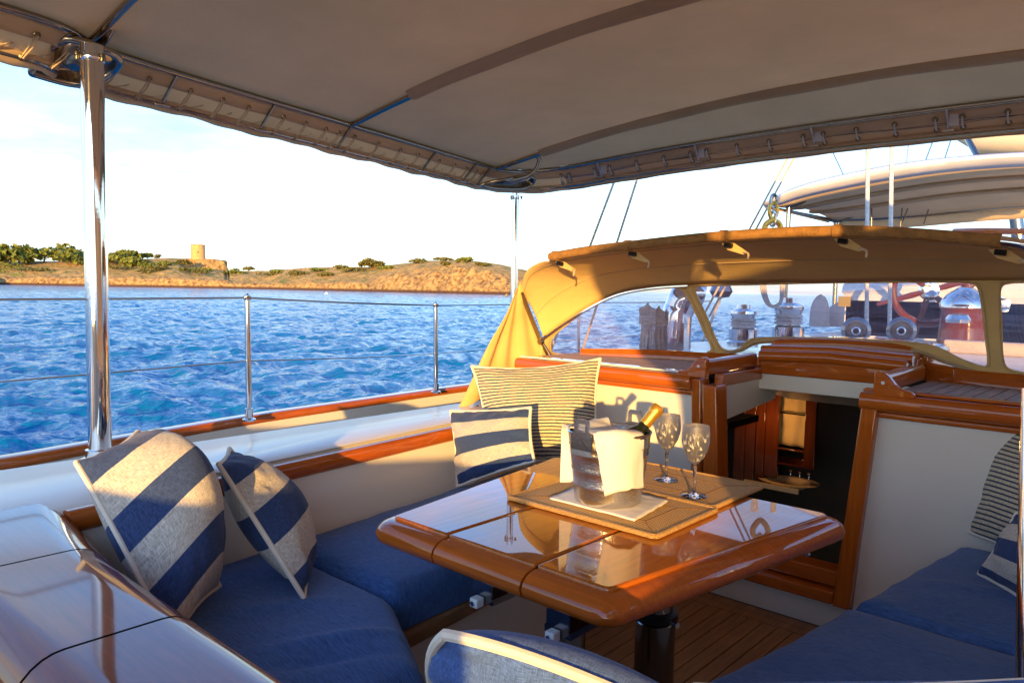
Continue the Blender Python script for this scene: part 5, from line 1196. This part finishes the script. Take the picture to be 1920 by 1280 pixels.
# hanging block and shackle
c = A(1450, 395, d=4.7); t = thing('hanging_shackle', tuple(c-[0, 0, .14]), 'large bronze rope thimble on chain links hanging above the sprayhood', 'shackle')
def ring(c, r, rr, e1, e2, sx=1, sy=1): return [c+np.array(e1)*math.cos(a)*r*sx+np.array(e2)*math.sin(a)*r*sy for a in np.linspace(0, 6.283, 28)[:-1]]
Rr_ = CR; Uu_ = np.array([0, 0, 1.])
mb = MB(); mb.tube(ring(c+[0, 0, .0], .05, 0, Rr_, Uu_, .5, 1), .012, 8, closed=True); obj('link', mb, 'foil', t)
mb = MB(); mb.tube(ring(c+[0, 0, -.05], .045, 0, Rr_*.6+np.array([.3, -.3, 0]), Uu_, .5, 1), .010, 8, closed=True); obj('link', mb, 'satin', t)
mb = MB(); P = [c+[0, 0, -.06], c+Rr_*.045+[0, 0, -.09], c+Rr_*.045+[0, 0, -.135], c+[0, 0, -.185], c-Rr_*.045+[0, 0, -.135], c-Rr_*.045+[0, 0, -.09]]; mb.tube(cat_(P, 6, True), .018, 10, closed=True); obj('thimble', mb, 'foil', t)
mb = MB(); mb.tube(ring(c+[0, 0, .06], .05, 0, Rr_, Uu_, .4, .8), .010, 8, closed=True); obj('strop', mb, 'steeldark', t)

# ------------------------------------------------------------------ forward awning
fa = thing('forward_awning', (-.8, 9, 2.2), 'white edged awning over the forward cockpit, smaller and farther away', 'awning')
top = [A(1436, 380, Y=7.9), A(1460, 366, Y=7.9), A(1490, 352, Y=7.9), A(1560, 332, Y=7.9), A(1680, 308, Y=7.9), A(1800, 294, Y=7.9), A(1920, 286, Y=7.9), A(2050, 284, Y=7.9)]
bot = [A(1436, 388, Y=8.0), A(1462, 384, Y=8.0), A(1500, 372, Y=8.0), A(1570, 356, Y=8.0), A(1690, 334, Y=8.0), A(1800, 320, Y=8.0), A(1920, 312, Y=8.0), A(2050, 310, Y=8.0)]
far_ = [A(1562, 412, Y=10.4), A(1600, 412, Y=10.4), A(1660, 409, Y=10.4), A(1730, 404, Y=10.4), A(1790, 398, Y=10.4), A(1860, 392, Y=10.4), A(1930, 387, Y=10.4), A(2010, 384, Y=10.4)]
T_, B_, F_ = cat_(top, 6), cat_(bot, 6), cat_(far_, 6)
mb = MB(); mb.grid([[lerp(a, b, k/5)+np.array([0, -.09*math.sin(math.pi*k/5), 0]) for a, b in zip(T_, B_)] for k in range(6)]); obj('valance', mb, 'whitecanvas', fa, smooth=70, solid=.01)
mb = MB(); mb.grid([[lerp(b, f, k/8)+np.array([0, 0, .07*math.sin(math.pi*k/8)]) for b, f in zip(B_, F_)] for k in range(9)]); obj('canopy', mb, 'canvas', fa, smooth=70, solid=.01)
mb = MB(); mb.grid([[lerp(f, f+np.array([0, .05, -.13]), k/2) for f in F_] for k in range(3)]); obj('front_valance', mb, 'flap', fa, solid=.01)
mb = MB(); mb.grid([[lerp(A(1440+q*22, 386+q*5.0, Y=8.0+q*.44), A(1450+q*21, 392+q*5.1, Y=8.0+q*.42), k/2) for q in range(6)] for k in range(3)]); obj('side_valance', mb, 'flap', fa, solid=.01)
for s in (.3, .62):
    mb = MB(); mb.sweep([lerp(b, f, s)+np.array([0, 0, .07*math.sin(math.pi*s)-.025]) for b, f in zip(B_, F_)], rprof(.14, .03, .012)); obj('bow_sleeve', mb, 'sleeve', fa)
mb = MB(); mb.tube([f+[0, -.03, .0] for f in F_], .02, 8); obj('front_rail', mb, 'frame', fa)
mb = MB(); mb.tube([lerp(B_[0], F_[0], k/6)+[0, 0, -.0] for k in range(7)], .02, 8); obj('side_rail', mb, 'frame', fa)
for px, py, Y in ((1479, 384, 8.3), (1572, 412, 10.2)):
    a = A(px, py, Y=Y); mb = MB(); mb.tube([a, a-[0, 0, 1.4]], .028, 14); obj('awning_post', mb, 'frame', fa)
    mb = MB(); mb.tube(cat_([a+[-.12, 0, .0], a+[0, -.02, -.02], a+[.16, 0, .02], a+[.24, 0, .10]], 5), .018, 8); obj('corner_tube', mb, 'frame', fa)
# boom with sail and mast
bm_ = thing('main_boom', tuple(A(1900, 270, d=7)), 'cream covered boom crossing the top right above the forward awning', 'boom')
mb = MB(); mb.tube([A(1815, 240, d=8.2), A(1850, 262, d=8), A(1990, 262, d=7.4)], .16, 18); obj('sail_cover', mb, 'sail', bm_)
mb = MB(); mb.tube([A(1812, 256, d=7.9), A(1832, 292, d=7.7)], .03, 10); obj('boom_strut', mb, 'steeldark', bm_)
mb = MB(); mb.tube([A(1903, 392, d=11), A(1909, 440, d=11), A(1915, 520, d=11)], .09, 18); tag(obj('mast', mb, 'steeldark'), 'dark mast foot at the far right under the forward awning', 'mast')
mb = MB(); mb.tube([A(1790, 434, d=4.9), A(1850, 433, d=4.6), A(2000, 436, d=4.2)], .02, 10); tag(obj('grab_bar', mb, 'varnish'), 'thin dark bar just above the sprayhood at the far right', 'bar')

# ================================================================== GUARD RAILS
st_pts = [(at(467, 787, Z=.64), at(467, 560, X=-1.976)), (at(817, 735, Z=.64), at(820, 573, X=-2.1))]
STN = [((-1.60, -1.0, .64), (-1.61, -1.0, 1.19)), st_pts[0], st_pts[1], ((-2.20, 4.4, .64), (-2.21, 4.4, 1.13)), ((-2.18, 6.4, .64), (-2.19, 6.4, 1.14))]
wnames = ['stanchion behind the camera on the port rail', 'stanchion standing on the port rail nearer the camera', 'farther stanchion on the port rail left of the far awning post', 'stanchion seen dimly through the left sprayhood window', 'forward stanchion beyond the sprayhood']
for (a, b), lb in list(zip(STN, wnames)):
    if 'behind' in lb or 'forward' in lb: continue
    a = np.array(a); b = np.array([a[0]-.008, a[1], b[2]]); t = thing('stanchion', tuple(a), 'thin steel '+lb, 'stanchion')
    mb = MB(); mb.tube([a, b], .0125, 14); obj('tube', mb, 'chrome', t)
    mb = MB(); mb.lathe([(.028, -.004), (.028, .004), (.017, .01), (.017, .05), (.0135, .052)], a, seg=18); obj('socket', mb, 'chrome', t)
    mb = MB(); mb.lathe([(.013, 0), (.017, .006), (.017, .018), (.008, .024), (.006, .03), (0, .031)], b-[0, 0, .004], seg=14); obj('cap', mb, 'satin', t)
for z_, lb in ((0, 'upper'), (-.27, 'lower')):
    P = []
    for (a, b) in STN:
        a = np.array(a, float); P.append(np.array([a[0]-.008, a[1], (1.152 if a[1] < 1 else b[2])+.006+z_]))
    if z_: P[0][2] = at(0, 694, X=P[0][0]-.0)[2] if False else P[0][2]
    mb = MB()
    for a, b in zip(P[:-1], P[1:]): mb.tube([lerp(a, b, t)+[0, 0, -.005*math.sin(math.pi*t)] for t in np.linspace(0, 1, 12)], .0035 if z_ else .005, 7)
    tag(obj('guard_wire', mb, 'satin'), '%s thin steel guard wire along the port rail' % lb, 'wire')

# ================================================================== AWNING OVER THE COCKPIT
aw = thing('cockpit_awning', (0, 1.8, 1.9), 'taupe canvas awning stretched on steel tubes over the cockpit', 'awning')
RP = [at(-260, 20, Z=1.995), at(40, 32, Z=1.985), at(200, 95, Z=1.98), at(430, 167, Z=1.972), at(665, 237, Z=1.965), at(800, 277, Z=1.955), at(935, 318, Z=1.945)]
RP[0] = np.array([-1.36, -.55, 2.0]); RP[1] = at(20, 18, Z=1.985)
side_rail = cat_(RP, 8)
def sx(Y): 
    ys = [p[1] for p in side_rail]; return float(np.interp(Y, ys, [p[0] for p in side_rail])), float(np.interp(Y, ys, [p[2] for p in side_rail]))
ROWY = list(np.arange(-.55, 3.34, .09))+[3.34, 3.42, 3.50, 3.56, 3.61, 3.65, 3.68, 3.70]
EDGE = [(3.34, 2.05), (3.45, 2.055), (3.54, 2.04), (3.61, 1.99), (3.66, 1.92), (3.69, 1.84), (3.70, 1.72)]
def zc(Y): return 2.14 if Y < 3.34 else 2.14-(Y-3.34)/.36*.090
def canz(x, Y):
    ex, ez = sx(min(Y, 3.34)); c = zc(Y); e = ez+.012 if Y < 3.34 else ez+.012+(Y-3.34)*.05
    q = min(1.3, abs(x/ex)); base_ = c+(e-c)*q**2.0
    b = [-.5, .95, 2.1, 3.34]
    for b0_, b1_ in zip(b[:-1], b[1:]):
        if b0_ < Y < b1_: base_ -= .012*math.sin(math.pi*(Y-b0_)/(b1_-b0_))*(1-q**4*.8)
    return base_
def halfw(Y): return abs(sx(Y)[0]) if Y < 3.34 else float(np.interp(Y, [e[0] for e in EDGE], [e[1] for e in EDGE]))
G = []
for Y in ROWY:
    hw_ = halfw(Y); G.append([(t*hw_, Y, canz(t*hw_, Y)+.0025*sfbm(t*4, Y*2.5, 3, 6)) for t in np.linspace(-1, 1, 61)])
mb = MB(); mb.grid(G); obj('canopy', mb, 'canvas', aw, smooth=70, solid=.003)
for Y in (.30,):
    for dy in (0, .012):
        mb = MB(); mb.tube([(x, Y+dy, canz(x, Y+dy)-.0035) for x in np.linspace(-1.7, 1.7, 60)], .0009, 4); obj('seam', mb, 'sleeve', aw)
# perimeter from aft port, round the port corner, across the front, round to aft starboard
half = [np.array(p) for p in side_rail]+[np.array([-w, y, canz(w, y)-.012]) for y, w in EDGE[1:]]
front = [np.array([x, 3.70, canz(x, 3.70)-.012]) for x in np.linspace(-1.6, 1.6, 44)]
PER = half+front+[p*[-1, 1, 1] for p in half[::-1]]
NRM = []
for i in range(len(PER)):
    a = PER[max(0, i-1)]; b = PER[min(len(PER)-1, i+1)]; t = (b-a)[:2]; t /= np.linalg.norm(t); NRM.append(np.array([-t[1], t[0], 0]))
ARC = np.concatenate([[0], np.cumsum([np.linalg.norm(b-a) for a, b in zip(PER[:-1], PER[1:])])])
def per(s):
    return np.array([np.interp(s, ARC, [p[c] for p in PER]) for c in range(3)]), np.array([np.interp(s, ARC, [p[c] for p in NRM]) for c in range(3)])
SS = np.arange(0, ARC[-1], .045)
def off(s, a, b): p, n = per(s); return p+n*a-np.array([0, 0, b])
LS = [per(s)[0] for s in SS]
mb = MB(); mb.tube([off(s, 0, 0) for s in SS], .0115, 12); obj('top_rail', mb, 'frame', aw)
mb = MB(); mb.tube([off(s, .094, .100) for s in SS], .0085, 10); obj('lower_rail', mb, 'frame', aw)
sY = lambda Y: float(np.interp(Y, [p[1] for p in half[:len(side_rail)]], ARC[:len(side_rail)]))
SC = ARC[len(half)]; SE = ARC[len(half)+len(front)-1]
def isf(s): return SC-.15 < s < SE+.15
def drop(s): return .110+(.004*math.sin(s*12)+.003*math.sin(s*31) if not isf(s) else .003*math.sin(s*13))
mb = MB(); mb.grid([[off(s, .02+.085*k/6+.012*math.sin(math.pi*k/6), drop(s)*k/6) for s in SS] for k in range(7)]); obj('valance', mb, 'outer', aw, smooth=70, solid=.003)
mb = MB(); mb.grid([[off(s, .012+.038*k/3, .006+.040*k/3+.0015*math.sin(s*14+k)) for s in SS] for k in range(4)]); obj('lacing_flap', mb, 'flap', aw, smooth=70, solid=.003)
mb = MB(); mb.grid([[off(s, .078+.030*k/3, .086+(drop(s)+.012-.086)*k/3) for s in SS] for k in range(4)]); obj('hem', mb, 'flap', aw, smooth=70, solid=.003)
def bow(Y, x_sleeve, name=''):
    ex, ez = sx(Y); P = [np.array((x, Y, canz(x, Y)-.016-(0 if abs(x) < abs(ex)-.02 else 0))) for x in np.linspace(ex, -ex, 50)]; P[0] = np.array([ex, Y, ez]); P[-1] = np.array([-ex, Y, ez])
    mb = MB(); mb.tube(P, .0125, 12); obj('bow', mb, 'frame', aw)
    if x_sleeve is not None:
        mb = MB(); Q = [np.array((x, Y, canz(x, Y)-.018+.002*math.sin(x*9))) for x in np.linspace(-x_sleeve, x_sleeve, 60)]; 
        mb.sweep(Q, [(-.036, .012), (-.024, -.009), (-.010, -.016), (.008, -.016), (.022, -.010), (.040, .012), (.034, .016), (-.030, .016)]); obj('bow_sleeve', mb, 'sleeve', aw, smooth=50)
bow(2.10, 1.38); bow(3.32, 1.68); bow(.90, None); bow(-.5, 1.0)
def torus(c, n, r, rr):
    n = np.array(n, float); n /= np.linalg.norm(n); e1 = np.cross(n, (0, 0, 1)); e1 /= np.linalg.norm(e1); e2 = np.cross(n, e1)
    mb = MB(); mb.tube([c+e1*math.cos(t)*r+e2*math.sin(t)*r for t in np.linspace(0, 6.283, 13)[:-1]], rr, 6, closed=True); return obj('grommet', mb, 'brass', aw)
def inn_(s): return -per(s)[1]
for Y in (.55, 1.22, 1.66, 2.10, 2.72, 3.10, 3.25):
    s = sY(Y); mb = MB(); mb.sweep([off(s, -.002, .008), off(s, .09, .10)], rprof(.014, .007, .002), up=(0, 1, 0)); obj('strut', mb, 'steeldark', aw)
    mb = MB(); q = off(s, .088, .106); mb.box(q-[.012, .028, .004], q+[.012, .028, .006]); obj('clamp', mb, 'satin', aw, bevel=.003)
gy = [.0, .12, .24, .36, .48, .62, .74, .86, 1.02, 1.14, 1.30, 1.44, 1.56, 1.74, 1.86, 1.98, 2.06, 2.16, 2.32, 2.48, 2.62, 2.80, 2.94, 3.06, 3.16, 3.22]
tops = []; bots = []
for Y in gy:
    s = sY(Y); n = inn_(s)*.8+np.array([0, 0, -.6]); a = off(s, .038, .036); b = off(s-.015, .092, .098)
    torus(a+n*.006, n, .0085, .003); torus(b+n*.006, n, .0085, .003); tops.append(a+n*.010); bots.append(b+n*.010)
for i in range(len(gy)):
    mb = MB(); mb.tube([tops[i]+[0, .003, 0], lerp(tops[i], bots[i], .5)+[.004, .006, 0], bots[i]], .0028, 6); mb.tube([tops[i]+[0, -.003, 0], bots[i]+[0, -.006, .0]], .0022, 6)
    if i < len(gy)-1 and gy[i+1]-gy[i] < .2: mb.tube([bots[i], lerp(bots[i], tops[i+1], .45)+[.0, 0, -.004], lerp(bots[i], tops[i+1], .62)+[-.03, 0, .0]], .0024, 6)
    obj('lacing', mb, 'rope', aw)
def proj(p):
    e = np.array(p)-EYE; w = e@CV; return 960+FPX*(e@CR)/w, 640-FPX*(e@CU)/w
# front run: upper panel down to the draw cord, zip along the foot
fs = [s for s in SS if SC-.25 < s < SE+.25]
mb = MB(); mb.grid([[off(s, .012+.075*k/5, .004+.084*k/5) for s in fs] for k in range(6)]); obj('front_flap', mb, 'flap', aw, smooth=70, solid=.003)
mb = MB(); mb.tube([off(s, .106, .118) for s in fs], .005, 8); obj('zip', mb, 'sleeve', aw)
mb = MB(); mb.tube([off(s, .045, .055+.003*math.sin(s*11)) for s in fs], .0018, 5); mb.tube([off(s, .044, .058+.005*math.sin(s*7)) for s in fs], .0014, 5); obj('draw_cord', mb, 'steeldark', aw)
fine = np.linspace(SC-.25, SE, 500); FPXS = [proj(off(s, .05, .06))[0] for s in fine]
def scol(px): return float(fine[int(np.argmin([abs(q-px) for q in FPXS]))])
for px in (1012, 1070, 1118, 1148, 1198, 1248, 1298, 1328, 1386, 1446, 1510, 1546, 1607, 1681, 1757, 1805, 1892):
    s = scol(px); n = inn_(s)+np.array([0, 0, -.5]); a = off(s, .030, .036); b = off(s, .062, .076)
    torus(a+n*.006, n, .0095, .0035); torus(b+n*.006, n, .0095, .0035)
    mb = MB(); mb.tube([a+n*.010, lerp(a, b, .5)+n*.014, b+n*.010], .0042, 8); obj('lashing', mb, 'ropew', aw)
for px in (1130, 1312, 1527, 1778):
    s = scol(px); mb = MB(); mb.sweep([off(s, -.006, .006), off(s, .055, .085)], rprof(.012, .010, .003), up=(1, 0, 0)); q = off(s, .055, .088); mb.box(q-[.022, .010, .004], q+[.022, .012, .004]); k = obj('bracket', mb, 'satin', aw)
    mb = MB(); c = off(s+.022, .034, .045); mb.box(c-[.020, .006, .026], c+[.020, .004, .026]); obj('backing_patch', mb, 'whitecanvas', k, bevel=.004)
# posts with corner plates
def post(px, pyb, zb, pyt, ztop, r, ring, s=1):
    b = at(px, pyb, Z=zb); x, y = b[0]*s, b[1]
    mb = MB(); mb.tube([(x, y, zb), (x, y, ztop)], r, 28); p_ = obj('post', mb, 'chrome', aw)
    mb = MB(); mb.lathe([(r*1.7, 0), (r*1.7, .006), (r*1.25, .012), (r*1.25, .035), (r*1.02, .038)], (x, y, zb-.006), seg=28); obj('foot_collar', mb, 'chrome', p_)
    mb = MB(); mb.lathe([(r*1.03, 0), (r*1.12, .006), (r*1.12, .02), (r*1.03, .026)], (x, y, ztop-.05), seg=28); obj('top_collar', mb, 'chrome', p_)
    # triangular plate ring
    for q in ((-.030, 0), (.030, .012), (.0, -.032)):
        mb = MB(); mb.lathe([(.009, 0), (.009, .01), (.006, .013), (.006, .022), (0, .024)], (x+q[0]*1.3, y+q[1]*1.3, ztop-.028), (0, 0, -1), 12); obj('bolt', mb, 'brass', p_)
    R3 = cat_([at(a, b_, X=c+.11) for a, b_, c in ring], 5, True)
    mb = MB(); mb.tube(R3, .0125 if px < 500 else .010, 12, closed=True); obj('corner_tube', mb, 'frame', p_)
    mb = MB(); n = len(R3); mb.add(R3+[np.mean(R3, 0)], [(i, (i+1) % n, n) for i in range(n)]); obj('corner_plate', mb, 'frame', p_, solid=.003)
    return np.array([x, y, ztop])
RG1 = [(125, 74, -1.60), (160, 80, -1.58), (192, 92, -1.56), (218, 106, -1.58), (224, 118, -1.60), (212, 134, -1.66), (180, 152, -1.70), (140, 158, -1.72), (72, 141, -1.74), (60, 134, -1.73), (74, 112, -1.70), (96, 88, -1.65)]
RG2 = [(945, 337, -2.04), (975, 331, -2.02), (1000, 333, -2.01), (998, 345, -2.05), (975, 354, -2.09), (930, 353, -2.13), (905, 347, -2.13), (918, 342, -2.10)]
T1 = post(188, 858, .662, 100, 1.945, .0335, RG1); T2 = post(961, 700, .64, 345, 1.885, .024, RG2)
for pts in ([(168, 96, 2.40), (184, 88, 2.38), (200, 68, 2.36), (211, 40, 2.34), (213, 12, 2.32), (205, -14, 2.30)], [(962, 338, 4.45), (990, 330, 4.42), (1005, 318, 4.40), (1011, 300, 4.38), (1006, 290, 4.36)]):
    mb = MB(); mb.tube(cat_([at(a, b_, d=c) for a, b_, c in pts], 7), .0135, 12); obj('brace_tube', mb, 'frame', aw)
for X, Y, r in ((1.49, .89, .0335), (2.03, 3.45, .024)):
    mb = MB(); mb.tube([(X, Y, .64), (X, Y, 1.92)], r, 24); obj('post', mb, 'chrome', aw)
# polished pole at the right edge
mb = MB(); mb.tube([A(1930, 1330, d=1.28), A(1941, 730, d=1.36)], .022, 24); tag(obj('grab_pole', mb, 'chrome'), 'polished upright pole cut by the right edge of the picture', 'pole')

# sun blockers added out of view: cloth under starboard awning, box behind camera
wc_ = thing('sun_block_cloth', (1.6, 1.0, .66), 'canvas sun screen added out of view under the starboard awning to shade the cockpit', 'sun screen')
mb = MB(); G = []
for k in range(15):
    t = k/14; ys = np.linspace(float(np.interp(t, [0, .17, .18, .45, .92, 1], [-1.3, -1.3, -.05, -.10, -.75, -.80])), 2.75, 34)  # aft edge stepped to shape the shadow it throws on bulkhead and hood
    G.append([(1.60+.012*math.sin(y*5), y, .66+t*(float(np.interp(y, [-.8, -.05, .08, 2.75], [1.87, 1.87, 1.70, 1.66]))-.66)) for y in ys])
mb.grid(G); obj('cloth', mb, 'canvas', wc_, solid=.004)
mb = MB(); mb.grid([[(1.592, y, z) for y in np.linspace(-1.34, -.98, 6)] for z in np.linspace(.66, 1.02, 6)]); obj('sun_block_panel', mb, 'canvas', wc_, solid=.004)  # extra unseen panel, keeps sun off the aft table rim
for y in (.1, 1.2, 2.75):
    mb = MB(); mb.tube([(1.60, y, .64), (1.60, y, 1.93)], .010, 8); obj('edge_tube', mb, 'chrome', wc_)
dk2 = thing('aft_sun_block', (.2, -1.8, .2), 'low white block added behind the camera to shade the cockpit', 'deckhouse')  # added unseen box, cuts the low sun off the seats and lower pillows
mb = MB(); mb.prism([(-.45, -1.2, .2), (1.60, -1.2, .2), (1.60, -1.2, .95), (-.45, -1.2, .95)], (0, -1.6, 0)); obj('wall', mb, 'white', dk2, bevel=.03)
mb = MB(); mb.prism([(-.50, -1.15, .952), (1.66, -1.15, .952), (1.66, -1.15, .985), (-.50, -1.15, .985)], (0, -1.7, 0)); obj('roof', mb, 'varnish', dk2, bevel=.015)

GROUPS = {'pillow': 'striped pillows on the cockpit seats', 'seat_cushion': 'navy seat cushions round the cockpit', 'wine_glass': 'wine glasses on the placemat', 'placemat': 'rattan placemats on the table', 'stanchion': 'stanchions along the port rail', 'guard_wire': 'guard wires along the port rail',
 'pine_tree': 'trees on the far shore', 'winch': 'winches beyond the wide window', 'shroud': 'slanting lines above the sprayhood', 'stay': 'thin stays near the forward awning', 'mainsheet': 'thick upright ropes', 'turning_block': 'round blocks under the thick ropes', 'steering_wheel': 'steering wheels beyond the window',
 'rope_coil': 'coiled ropes beyond the left window', 'hatch_slide_rail': 'slide rails of the hatch', 'hood_coaming': 'boards under the sprayhood', 'coaming_rail': 'teak rails of the seat backs', 'mooring_buoy': 'mooring buoys off the shore', 'cabin_lamp': 'lit lamps in the cabin'}
for o in list(COL.objects):
    b_ = o.name.split('.')[0]
    if o.parent is None and b_ in GROUPS and 'group' not in o: o['group'] = GROUPS[b_]
